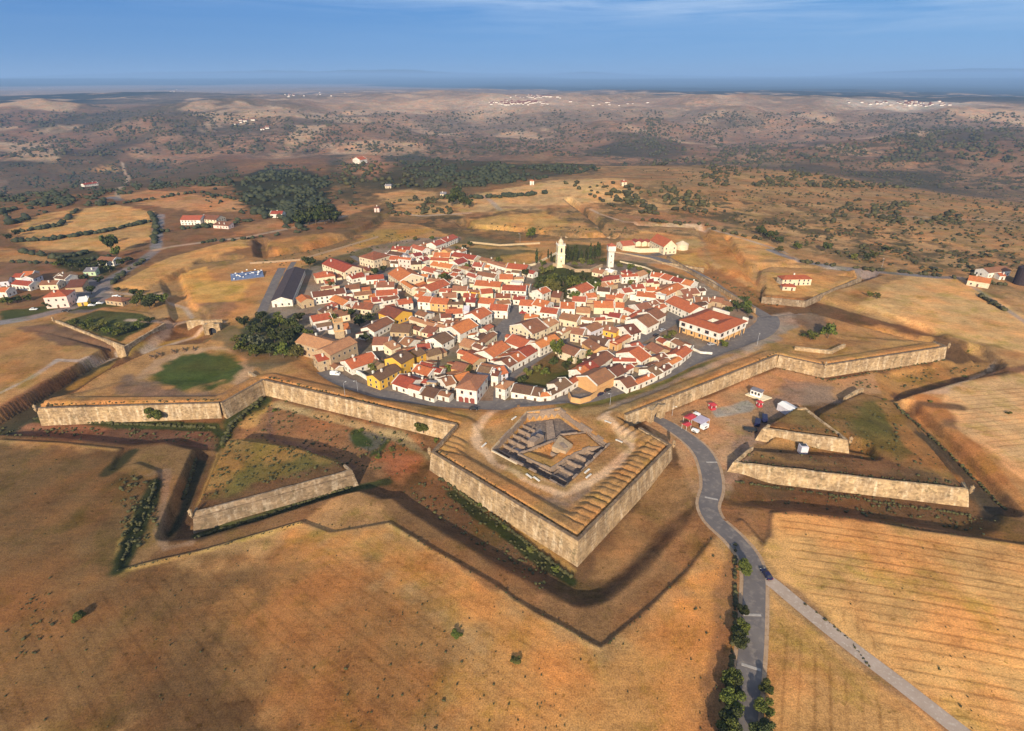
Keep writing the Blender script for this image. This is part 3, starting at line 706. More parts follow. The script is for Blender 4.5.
class MB:
    def __init__(s): s.v = []; s.f = []; s.m = []
    def add(s, V, Fs, mi=0):
        k = len(s.v); s.v += [tuple(p) for p in V]; s.f += [tuple(i + k for i in f) for f in Fs]; s.m += [mi] * len(Fs); return s
    def box(s, x0, x1, y0, y1, z0, z1, mi=0):
        return s.add([(x0,y0,z0),(x1,y0,z0),(x1,y1,z0),(x0,y1,z0),(x0,y0,z1),(x1,y0,z1),(x1,y1,z1),(x0,y1,z1)],
                     [(0,3,2,1),(4,5,6,7),(0,1,5,4),(1,2,6,5),(2,3,7,6),(3,0,4,7)], mi)
    def prism(s, P, z0, z1, mi=0, top=None):
        """vertical prism over a plan polygon, counter-clockwise"""
        A = sum(P[i][0] * P[(i+1) % len(P)][1] - P[(i+1) % len(P)][0] * P[i][1] for i in range(len(P)))
        if A < 0: P = P[::-1]
        n = len(P); V = [(p[0], p[1], z0) for p in P] + [((top or P)[i][0], (top or P)[i][1], z1) for i in range(n)]
        return s.add(V, [tuple(range(n))[::-1], tuple(range(n, 2*n))] + [(i, (i+1) % n, n + (i+1) % n, n + i) for i in range(n)], mi)
    def cyl(s, x, y, z0, z1, r0, r1, n=10, mi=0):
        V = [(x + r0 * math.cos(6.2832*i/n), y + r0 * math.sin(6.2832*i/n), z0) for i in range(n)] + [(x + r1 * math.cos(6.2832*i/n), y + r1 * math.sin(6.2832*i/n), z1) for i in range(n)]
        return s.add(V, [tuple(range(n))[::-1], tuple(range(n, 2*n))] + [(i, (i+1) % n, n + (i+1) % n, n + i) for i in range(n)], mi)
    def tube(s, a, b, r0, r1, n=6, mi=0):
        a = Vector(a); b = Vector(b); d = (b - a).normalized(); q = d.to_track_quat('Z', 'Y'); V = []
        for p, r in ((a, r0), (b, r1)):
            for i in range(n): V.append(p + q @ Vector((r * math.cos(6.2832*i/n), r * math.sin(6.2832*i/n), 0)))
        return s.add(V, [tuple(range(n))[::-1], tuple(range(n, 2*n))] + [(i, (i+1) % n, n + (i+1) % n, n + i) for i in range(n)], mi)
    def wheel(s, x, y, z, r, w, n=14, mi=0):
        V = []
        for yy in (y - w/2, y + w/2): V += [(x + r * math.cos(6.2832*i/n), yy, z + r * math.sin(6.2832*i/n)) for i in range(n)]
        return s.add(V, [tuple(range(n)), tuple(range(n, 2*n))[::-1]] + [(n + i, n + (i+1) % n, (i+1) % n, i) for i in range(n)], mi)
    def build(s, name, mats, parent=None, smooth=False, loc=None):
        return mesh_obj(name, s.v, s.f, mats, parent, s.m if isinstance(mats, (list, tuple)) else None, smooth, loc)

def offset_line(P, d):
    """left offset of a plan polyline with mitred corners"""
    P = [Vector(p[:2]) for p in P]; out = []
    for i in range(len(P)):
        ds = []
        if i > 0: ds.append((P[i] - P[i-1]).normalized())
        if i < len(P) - 1: ds.append((P[i+1] - P[i]).normalized())
        ns = [Vector((-t.y, t.x)) for t in ds]
        n = sum(ns, Vector((0, 0)))
        n = n.normalized(); c = max(n.dot(ns[0]), .35)
        out.append(P[i] + n * (d / c))
    return out
def resample(P, step):
    out = []
    for i in range(len(P) - 1):
        a = Vector(P[i]); b = Vector(P[i+1]); n = max(1, int((b - a).length / step))
        out += [a.lerp(b, k / n) for k in range(n)]
    return out + [Vector(P[-1])]
def loft(P, prof, mats, name, parent=None, loc=None, zs=None, jag=0.0):
    """sweep a section [(offset, z, 'rel top' flag)] along a plan polyline; caps both ends"""
    rows = []
    for (d, z) in prof:
        q = offset_line(P, d); rows.append([(p.x, p.y, (z + (zs[i] if zs else 0)) + (jag * (random.random() - .5) if jag and z > -1 else 0)) for i, p in enumerate(q)])
    n = len(P); m = len(prof); V = [p for r in rows for p in r]; Fs = []
    for k in range(m):
        k2 = (k + 1) % m
        for i in range(n - 1): Fs.append((k*n + i, k*n + i + 1, k2*n + i + 1, k2*n + i))
    Fs.append(tuple(k*n for k in range(m))); Fs.append(tuple(k*n + n - 1 for k in range(m))[::-1])
    o = mesh_obj(name, V, Fs, mats, parent, None, False, loc)
    bm = bmesh.new(); bm.from_mesh(o.data); bmesh.ops.recalc_face_normals(bm, faces=bm.faces); bm.to_mesh(o.data); bm.free()
    return o

# ------------------------------------------------------------------ fortress walls
def scarp(name, px, zt, label, outside=-1, base=-9.5, thick=1.0, mat_='stone', boxes=(), cordon=True, coping=True, zs=None, cat='fortress wall', batter=.11):
    """px: the crest as seen in the photo (pixels); outside = -1 when the open side is on the right of the line"""
    P = [Vector(at(x, y, zt)) for x, y in px]
    c = P[0].copy(); root = thing(name, (c.x, c.y, 0)); tag(root, label, cat, 'stone walls of the star fort')
    Q = [p - c for p in P]; Q = [Vector((p.x, p.y)) for p in Q]
    if zs is None: Qr = resample(Q, 4.0); z = None
    else: Qr = Q; z = zs
    s = outside; hh = zt - base
    loft(Qr, [(0, zt), (s * batter * hh, base), (-s * thick, base), (-s * thick, zt)], M[mat_], 'masonry', root, None, z, .35)
    if cordon: loft(Q, [(s * (.16 + batter * 1.7), zt - 1.7), (s * (.16 + batter * 1.7), zt - 2.05), (0, zt - 2.05), (0, zt - 1.7)], M['stone_dark' if mat_ != 'stone' else 'stone'], 'cordon', root, None, z)
    if coping: loft(Q, [(-s * .95, zt + .16), (s * .05, zt + .14), (s * .05, zt - .12), (-s * .95, zt - .12)][::1], M['stone_dark'], 'coping', root, None, z)
    for i in boxes:
        p = Qr[0] if i == 0 else (Q[i])
        prev = Q[max(i-1, 0)]; nxt = Q[min(i+1, len(Q)-1)]
        b = MB(); b.cyl(0, 0, -1.3, -.2, .15, .62, 10); b.cyl(0, 0, -.2, 1.5, .62, .62, 10); b.cyl(0, 0, 1.5, 1.62, .72, .72, 10); b.cyl(0, 0, 1.62, 2.2, .62, .12, 10); b.cyl(0, 0, 2.2, 2.5, .08, .08, 8)
        n = (offset_line(Q, s * .5)[i] - Q[i]); q = Q[i] + n
        b.build('sentry_box', M['stone'], root, False, (q.x, q.y, zt))
        w = MB(); w.box(-.12, .12, -.67, -.58, .4, 1.0); w.build('window_slit', M['glass'], root.children[-1])
    return root

scarp('bastion_wall', [(456,424.5),(431,452),(578,541),(672,445),(640,427)], 4.2, 'great pointed bastion wall in front of the excavated barracks', -1, boxes=(1, 3), zs=None)
scarp('curtain_wall', [(222,403),(263,380),(456,424.8)], 4.2, 'long pale curtain wall below the ring road and the yellow building', -1)
scarp('bastion_wall', [(36,408.5),(219,403)], 4.0, 'low bastion wall with a round bush, below the green lawn', -1, boxes=(0,))
scarp('curtain_wall', [(626,415),(778,355)], 4.0, 'right curtain wall running from the tunnel gate past the kiosks', -1)
scarp('bastion_wall', [(779,355.5),(825,365.5),(947,346.5),(935,341)], 4.0, 'far right bastion wall with a corner sentry box, above the white marquee', -1, boxes=(1, 2))
scarp('ravelin_wall', [(195,508),(193,513),(352,470),(345,464)], 1.6, 'overgrown grey ravelin wall standing alone in the left ditch', -1, mat_='stone_grey', boxes=(1,), coping=False, batter=.16, thick=.8)
scarp('ravelin_wall', [(752,446),(733,462.5),(969,489.5),(964,482)], 1.5, 'long smooth pale ravelin wall above the ploughed field', -1, boxes=(2,), coping=False, cordon=False, batter=.22, thick=.8)
scarp('redoubt_wall', [(768,424),(762,428.5),(848,440.5),(842,434)], 3.0, 'short wall of the triangular redoubt beside the blue trailers', -1, base=-4, boxes=(2,), coping=False, cordon=False, batter=.2)
scarp('ravelin_wall', [(54,320),(124,347),(165,323)], 1.4, 'ravelin wall covered by trees beside the hamlet crossroads', -1, boxes=(0,), coping=False)
scarp('ravelin_wall', [(762,297),(806,301),(862,277)], 1.6, 'ravelin wall around the long low house beyond the right curtain', -1, coping=False, cordon=False, mat_='stone_grey', thick=.8)
scarp('curtain_wall', [(668,256),(756,308)], 2.6, 'grey topped curtain wall behind the white terrace and courtyard building', 1, coping=True)
scarp('gate_wall', [(186,321),(222,320)], 2.4, 'sunlit wall with arches at the old double gate on the left', -1, coping=False, cordon=False)
scarp('redoubt_wall', [(662,262),(690,266.5),(704,268.5)], 1.5, 'broken stone revetment below the riding school yard', -1, coping=False, cordon=False, mat_='stone')
scarp('parapet_wall', [(795,347),(832,351),(846,344)], 3.4, 'inner parapet wall beside the two trees on the right bastion', -1, base=-1, coping=False, cordon=False, thick=1.2, mat_='stone')
scarp('parapet_wall', [(262,378.5),(250,371)], 3.6, 'short stub of parapet at the angle near the lawn', -1, base=-1, coping=False, cordon=False, thick=1.2)
scarp('retaining_wall', [(797,407.5),(806,408),(822,420),(848,439)], 2.2, 'rear stone wall of the small redoubt facing the ditch', 1, base=-4, coping=False, cordon=False, thick=1.0)
scarp('retaining_wall', [(846,398),(858,391),(864,389)], 1.2, 'short stone stub at the back of the right ravelin', -1, base=-3, coping=False, cordon=False, thick=1.0)

# tunnel gate at the foot of the right curtain
def gatehouse(px, zt, label, rz):
    if px is None:
        u_ = (B_ - A_).normalized(); nn_ = Vector((u_.y, -u_.x)); q_ = min((A_.lerp(B_, k / 200) + nn_ * 2.1 for k in range(200)), key=lambda q: abs(topx(q.x, q.y, -2.4)[0] - 655)); p = (q_.x, q_.y)
    else: p = at(*px, -2.4)
    t = thing('town_gate', (p[0], p[1], -2.4), rz); tag(t, label, 'gate')
    b = MB(); b.box(-4.2, -2.0, -1.2, 2.5, 0, 6.2); b.box(2.0, 4.2, -1.2, 2.5, 0, 6.2); b.box(-2.0, 2.0, -1.2, 2.5, 4.4, 6.2)
    V = []; n = 8                                   # arch ring
    for k in range(n + 1):
        a = math.pi * k / n; V += [(2.0 * math.cos(a), -1.2, 2.6 + 1.8 * math.sin(a)), (2.0 * math.cos(a), -1.2, 4.4), (2.0 * math.cos(a), 2.5, 2.6 + 1.8 * math.sin(a))]
    b.add(V, [(3*k, 3*k+1, 3*k+4, 3*k+3) for k in range(n)] + [(3*k, 3*k+3, 3*k+5, 3*k+2) for k in range(n)])
    b.build('gate_front', M['stone'], t)
    d = MB(); d.box(-2.0, 2.0, 1.2, 1.4, 0, 4.4); d.build('passage', M['glass'], t)
    c = MB(); c.box(-4.6, 4.6, -1.5, -.9, 6.2, 6.6); c.box(-4.5, -3.9, -1.45, -1.2, .0, 6.2); c.box(3.9, 4.5, -1.45, -1.2, 0, 6.2); c.build('cornice', M['stone'], t)
    f = MB(); f.add([(-2.6,-1.3,6.6),(2.6,-1.3,6.6),(0,-1.3,8.0),(-2.6,-.9,6.6),(2.6,-.9,6.6),(0,-.9,8.0)], [(0,1,2),(5,4,3),(0,3,4,1),(1,4,5,2),(2,5,3,0)]); f.build('pediment', M['stone'], t)
    return t
A_ = Vector(at(626,415,4)); B_ = Vector(at(778,355,4)); curt_rz = math.atan2(B_.y - A_.y, B_.x - A_.x)
gatehouse(None, 4, 'stone town gate where the asphalt road enters the curtain wall', curt_rz)
gatehouse((214,334), 2, 'old inner gate block beside the dark park trees', R(8))

# ------------------------------------------------------------------ roads laid on the ground
def road(name, pts, width, m, lift=.09, zs=None, kind='structure', crown=None):
    W = [Vector(at(p[0], p[1], zs[i] if zs else 0)) for i, p in enumerate(pts)]
    # smooth with Catmull-Rom
    out = []
    for i in range(len(W) - 1):
        p0 = W[max(i-1,0)]; p1 = W[i]; p2 = W[i+1]; p3 = W[min(i+2, len(W)-1)]
        n = max(2, int((p2 - p1).length / 2.5))
        for k in range(n):
            t = k / n; out.append(.5 * ((2*p1) + (p2-p0)*t + (2*p0-5*p1+4*p2-p3)*t*t + (3*p1-p0-3*p2+p3)*t**3))
    out.append(W[-1])
    wid = width if isinstance(width, (list, tuple)) else [width] * len(W)
    cols = 7; rows = []
    ws = np.interp(np.linspace(0, len(W) - 1, len(out)), range(len(W)), wid)
    V = []
    for i, p in enumerate(out):
        a = out[max(i-1,0)]; b = out[min(i+1,len(out)-1)]; d = (b - a).normalized(); n = Vector((-d.y, d.x))
        for k in range(cols): q = p + n * ws[i] * (k / (cols - 1) - .5); V.append((q.x, q.y))
    V = np.array(V); Z = heights(V[:,0], V[:,1]).reshape(-1, cols)
    Z = np.maximum(Z, Z.mean(1)[:, None] - .1) + lift
    Z[:, 0] -= .0; V3 = [(V[j,0], V[j,1], float(Z.ravel()[j])) for j in range(len(V))]
    Fs = [(i*cols+k, i*cols+k+1, (i+1)*cols+k+1, (i+1)*cols+k) for i in range(len(out)-1) for k in range(cols-1)]
    o = mesh_obj(name, V3, [f[::-1] for f in Fs], m, smooth=True)
    if o.data.polygons[0].normal.z < 0: o.data.flip_normals()
    if kind: o['kind'] = kind
    return o, out
RP = ROADPX[:-1] + [(738,800)]
road('road_verge', RP[1:], [7,8,9,9.4,9.2,8.6,8.2,8.2,8.2,8,8,8,8,8,8], M['verge'], .05, ROADZ[1:])
_, main_line = road('road', RP, [5,6,6.6,7.0,7.2,6.8,6.4,6.2,6.0,6.0,5.9,5.9,5.9,5.9,5.9,5.9], M['asphalt'], .13, ROADZ)
road('gravel_track', [(757,572),(775,585),(800,606),(850,646),(900,684),(965,735),(1040,790)], 4.2, M['dirt_road'], .10)
road('ring_road', [(325,371),(345,384),(375,393),(420,400),(470,405),(515,405.5),(560,402),(596,396),(625,388)], [9,9,8,8,8,9,9,9,7], M['asphalt'], .12)
road('ring_road', [(625,388),(660,377),(690,362),(715,350),(738,342),(762,330),(768,318),(752,306),(735,295),(712,283),(690,271),(668,262),(650,257),(625,254)], [7,7,8,13,15,14,12,10,9,9,9,8,7,7], M['asphalt'], .13)
road('street', [(575,390),(596,373),(614,358),(629,345),(648,334),(668,322),(676,312)], [4,5,6,8,9,10,8], M['asphalt'], .10)
road('street', [(498,402),(500,388),(514,374),(540,357),(556,346),(570,338)], 4.5, M['asphalt'], .10)
road('street', [(352,256),(372,268),(398,282),(414,294),(416,305),(412,315),(396,330),(380,345)], 4.5, M['asphalt'], .10)
road('street', [(478,376),(484,360),(496,342),(505,330),(514,316),(512,303)], [4,5,9,13,9,5], M['asphalt'], .10)
road('street', [(285,276),(294,262),(300,300),(310,312)][:2] + [], 4, M['asphalt'], .10)
road('street', [(262,312),(268,298),(276,280),(282,268)], 6, M['asphalt'], .10)
for i, (a, b) in enumerate([((705.5,462),(718,462)),((704,496),(719,499)),((742,615),(762,615.5)),((740,664),(762,671))]):
    za = -2.2 if i == 0 else (-1.2 if i == 1 else 0)
    A = Vector(at(*a, za)); B = Vector(at(*b, za)); d = (B - A).normalized(); A = A + d * .3; B = B - d * .3; n = Vector((-d.y, d.x)) * .38
    pts = [A - n, B - n, B + n, A + n]; m_ = MB(); zz = [hz(p.x, p.y) for p in (A, B, (A + B) / 2)]; zt = max(zz) + .20
    m_.prism([(p.x, p.y) for p in pts], zt - .16, zt); o = m_.build('speed_table', M['paint']); o['kind'] = 'structure'
# paved ground and pale slabs
def slab(name, pts, z, m, lift=.1, kind='structure', th=.3):
    P = [at(x, y, z) for x, y in pts]; zt = max(hz(*p) for p in P) + lift
    b = MB(); b.prism(P, zt - th, zt); o = b.build(name, m)
    if kind: o['kind'] = kind
    return o
# ------------------------------------------------------------------ houses
_win = {}
def win_mesh(w, h, red=False):
    k = (w, h, red)
    if k not in _win:
        b = MB(); b.box(-w/2 - .12, w/2 + .12, -.07, .02, -.12, h + .12, 0); b.box(-w/2, w/2, -.075, -.06, 0, h, 1)
        me = bpy.data.meshes.new('window'); me.from_pydata(b.v, [], b.f); me.polygons.foreach_set('material_index', b.m)
        me.materials.append(M['brickred' if red else 'frame']); me.materials.append(M['glass']); _win[k] = me
    return _win[k]
_door = {}
def door_mesh(w, h):
    if (w, h) not in _door:
        b = MB(); b.box(-w/2 - .15, w/2 + .15, -.06, .02, 0, h + .15, 0); b.box(-w/2, w/2, -.08, -.055, 0, h, 1)
        me = bpy.data.meshes.new('door'); me.from_pydata(b.v, [], b.f); me.polygons.foreach_set('material_index', b.m); me.materials.append(M['frame']); me.materials.append(M['door']); _door[(w, h)] = me
    return _door[(w, h)]
def chimney_mesh():
    if 'c' not in _door:
        b = MB(); b.box(-.38, .38, -.38, .38, -1.2, 1.0); b.box(-.48, .48, -.48, .48, 1.0, 1.15); b.box(-.3, .3, -.3, .3, 1.15, 1.4)
        me = bpy.data.meshes.new('chimney'); me.from_pydata(b.v, [], b.f); me.materials.append(M['w']); _door['c'] = me
    return _door['c']
RECTS = []      # (cx, cy, ux, uy, hl, hd)
def rect_hit(cx, cy, ux, uy, hl, hd):
    n = 0; N_ = 0
    for i in range(5):
        for j in range(5):
            a = (i / 4 * 1.84 - .92) * hl; b = (j / 4 * 1.84 - .92) * hd; N_ += 1
            x = cx + ux * a - uy * b; y = cy + uy * a + ux * b
            for (qx, qy, vx, vy, l, d) in RECTS:
                dx, dy = x - qx, y - qy
                if abs(dx * vx + dy * vy) < l and abs(-dx * vy + dy * vx) < d: n += 1; break
    return n / N_
HOUSES = []
def house_at(cx, cy, rz, L, d, h, typ, roof, wall, z0=0.0, pitch=.42, windows=True, chim=None, verge=None, floors=None, name='house', red=False, rr=None):
    rr = rr or random
    t = thing(name, (cx, cy, z0), rz)
    hl, hd = L / 2, d / 2
    WM = M[wall]
    b = MB(); ov = .32
    rise = {'g': hd, 'h': min(hd, hl), 'G': hl, 's': hd * 1.1, 'f': 0}[typ] * pitch
    lo = -1.2
    if typ == 'g':
        b.add([(-hl,-hd,lo),(hl,-hd,lo),(hl,hd,lo),(-hl,hd,lo),(-hl,-hd,h),(hl,-hd,h),(hl,hd,h),(-hl,hd,h),(-hl,0,h+rise),(hl,0,h+rise)],
              [(0,1,5,4),(2,3,7,6),(1,2,6,9,5),(3,0,4,8,7),(4,5,9,8),(6,7,8,9),(0,3,2,1)])
    elif typ == 'G':
        b.add([(-hl,-hd,lo),(hl,-hd,lo),(hl,hd,lo),(-hl,hd,lo),(-hl,-hd,h),(hl,-hd,h),(hl,hd,h),(-hl,hd,h),(0,-hd,h+rise),(0,hd,h+rise)],
              [(0,1,5,8,4),(2,3,7,9,6),(1,2,6,5),(3,0,4,7),(5,6,9,8),(4,8,9,7),(0,3,2,1)])
    elif typ == 's':
        b.add([(-hl,-hd,lo),(hl,-hd,lo),(hl,hd,lo),(-hl,hd,lo),(-hl,-hd,h),(hl,-hd,h),(hl,hd,h+rise),(-hl,hd,h+rise)],
              [(0,1,5,4),(2,3,7,6),(1,2,6,5),(3,0,4,7),(4,5,6,7),(0,3,2,1)])
    else: b.box(-hl, hl, -hd, hd, lo, h + (.5 if typ == 'f' else 0))
    b.build('wall', WM, t)
    # roof
    r = MB(); th = .2; e = .05
    def sheet(q):
        n = len(q); a = Vector(q[1]) - Vector(q[0]); c = Vector(q[-1]) - Vector(q[0]); nn = a.cross(c).normalized()
        if nn.z < 0: nn = -nn
        lowv = [Vector(p) + nn * e for p in q]; upv = [Vector(p) + nn * (e + th) for p in q]
        r.add(lowv + upv, [tuple(range(n))[::-1], tuple(range(n, 2*n))] + [(i, (i+1) % n, n + (i+1) % n, n + i) for i in range(n)])
    k = ov * pitch
    if typ == 'g':
        sheet([(-hl-ov*.5,-hd-ov,h-k),(hl+ov*.5,-hd-ov,h-k),(hl+ov*.5,0,h+rise),(-hl-ov*.5,0,h+rise)]); sheet([(hl+ov*.5,hd+ov,h-k),(-hl-ov*.5,hd+ov,h-k),(-hl-ov*.5,0,h+rise),(hl+ov*.5,0,h+rise)])
    elif typ == 'G':
        sheet([(hl+ov,-hd-ov*.5,h-k),(hl+ov,hd+ov*.5,h-k),(0,hd+ov*.5,h+rise),(0,-hd-ov*.5,h+rise)]); sheet([(-hl-ov,hd+ov*.5,h-k),(-hl-ov,-hd-ov*.5,h-k),(0,-hd-ov*.5,h+rise),(0,hd+ov*.5,h+rise)])
    elif typ == 's': sheet([(-hl-ov*.5,-hd-ov,h-k),(hl+ov*.5,-hd-ov,h-k),(hl+ov*.5,hd+ov,h+rise+k),(-hl-ov*.5,hd+ov,h+rise+k)])
    elif typ == 'h':
        X, Y = hl + ov, hd + ov
        if hl >= hd: p, q = (-(hl-hd), 0, h+rise), (hl-hd, 0, h+rise)
        else: p, q = (0, -(hd-hl), h+rise), (0, hd-hl, h+rise)
        A, B, C, D = (-X,-Y,h-k), (X,-Y,h-k), (X,Y,h-k), (-X,Y,h-k)
        if hl >= hd: fs = [[A,B,q,p],[C,D,p,q],[B,C,q],[D,A,p]]
        else: fs = [[A,B,p],[C,D,q],[B,C,q,p],[D,A,p,q]]
        for f in fs:
            if f[-1] == f[-2]: f = f[:-1]
            sheet(f)
    else: r.box(-hl + .3, hl - .3, -hd + .3, hd - .3, h + .1, h + .18); 
    rf = r.build('roof', M[roof], t)
    # white verges along one or both gables
    if verge is None: verge = rr.choice([0, 1, 2, 2, 3]) if wall in 'wkcl' else 0
    if typ in 'gG' and verge:
        for sx in ((-1,) if verge == 1 else (1,) if verge == 2 else (-1, 1)):
            v = MB()
            if typ == 'g':
                x0, x1 = (hl - .12, hl + .26) if sx > 0 else (-hl - .26, -hl + .12)
                pr = [(-hd-ov*.9, h-k+.02), (0, h+rise), (hd+ov*.9, h-k+.02)]
                V = [(x, y, z + dz) for x in (x0, x1) for (y, z) in pr for dz in (-.1, .48)]
            else:
                x0, x1 = (hd - .12, hd + .26) if sx > 0 else (-hd - .26, -hd + .12)
                pr = [(-hl-ov*.9, h-k+.02), (0, h+rise), (hl+ov*.9, h-k+.02)]
                V = [(y, x, z + dz) for x in (x0, x1) for (y, z) in pr for dz in (-.1, .48)]
            v.add(V, [(0,1,3,2),(2,3,5,4),(6,8,9,7),(8,10,11,9),(1,7,9,3),(3,9,11,5),(0,2,8,6),(2,4,10,8),(0,6,7,1),(4,5,11,10)])
            vo = v.build('verge', M['w'] if wall != 'w' else WM, rf)
            bm = bmesh.new(); bm.from_mesh(vo.data); bmesh.ops.recalc_face_normals(bm, faces=bm.faces); bm.to_mesh(vo.data); bm.free()
    # chimney
    if chim is None: chim = rr.random() < .6
    if chim and typ != 'f':
        for _ in range(1 if rr.random() < .75 or L < 8 else 2):
            fx = rr.uniform(-.7, .7); fy = rr.choice([-1, 1]) * rr.uniform(.15, .6)
            if typ == 'g': zz = h + rise * (1 - abs(fy))
            elif typ == 'G': zz = h + rise * (1 - abs(fx))
            elif typ == 's': zz = h + rise * (fy + 1) / 2
            else: fx *= .4; zz = h + rise * (1 - abs(fy)) * .9
            link('chimney', chimney_mesh(), rf, (fx * hl, fy * hd, zz + .35))
    if windows:
        fl = floors or (2 if h > 4.3 else 1)
        def face(Lf, rz_, off, door):
            n = max(1, int((Lf - 1.0) / 3.0))
            if n > 8: n = int(n * .8)
            di = rr.randrange(n) if door else -1
            for i in range(n):
                u = (i + .5) / n * (Lf - .8) - (Lf - .8) / 2 + rr.uniform(-.2, .2)
                for f in range(fl):
                    zb = (h / fl) * f + (.95 if h / fl > 2.7 else .62)
                    if f == 0 and i == di: me = door_mesh(1.05, 2.1); nm = 'door'; zb = 0
                    else:
                        if rr.random() < .10: continue
                        me = win_mesh(.95, 1.25, red); nm = 'window'
                    o = link(nm, me, t); c_, s_ = math.cos(rz_), math.sin(rz_)
                    o.location = (c_ * u + s_ * off, s_ * u - c_ * off, zb); o.rotation_euler = (0, 0, rz_)
        face(L, 0, hd, True)
        if d > 5: face(d, R(90), hl, False)
        if d > 6: face(d, R(-90), hl, False)
    HOUSES.append(dict(o=t, x=cx, y=cy, L=L, d=d, h=h, typ=typ, roof=roof, wall=wall, verge=verge, chim=chim))
    return t
def house(x0, y0, x1, y1, h, d, typ, roof, wall, mind=4.0, **kw):
    if mind == 4.0 and typ == 'g': d = d * 1.06
    if mind == 4.0: h *= .84
    A = Vector(at(x0, y0, h)); B = Vector(at(x1, y1, h)); u = (B - A); L = u.length; u = u / L
    n = Vector((-u.y, u.x)); c = (A + B) / 2
    if n.dot(c) < 0: n = -n; u = -u
    dd = d
    while dd > mind:
        q = c + n * dd / 2
        if rect_hit(q.x, q.y, u.x, u.y, L / 2, dd / 2) <= .06: break
        dd -= .7
    q = c + n * dd / 2
    if rect_hit(q.x, q.y, u.x, u.y, L / 2, dd / 2) > .45: return None
    RECTS.append((q.x, q.y, u.x, u.y, L / 2, dd / 2))
    # u is local +x and n is local +y
    hj = h + random.uniform(-.12, .12)
    return house_at(q.x, q.y, math.atan2(u.y, u.x), L, dd, hj, typ, roof, wall, **kw)

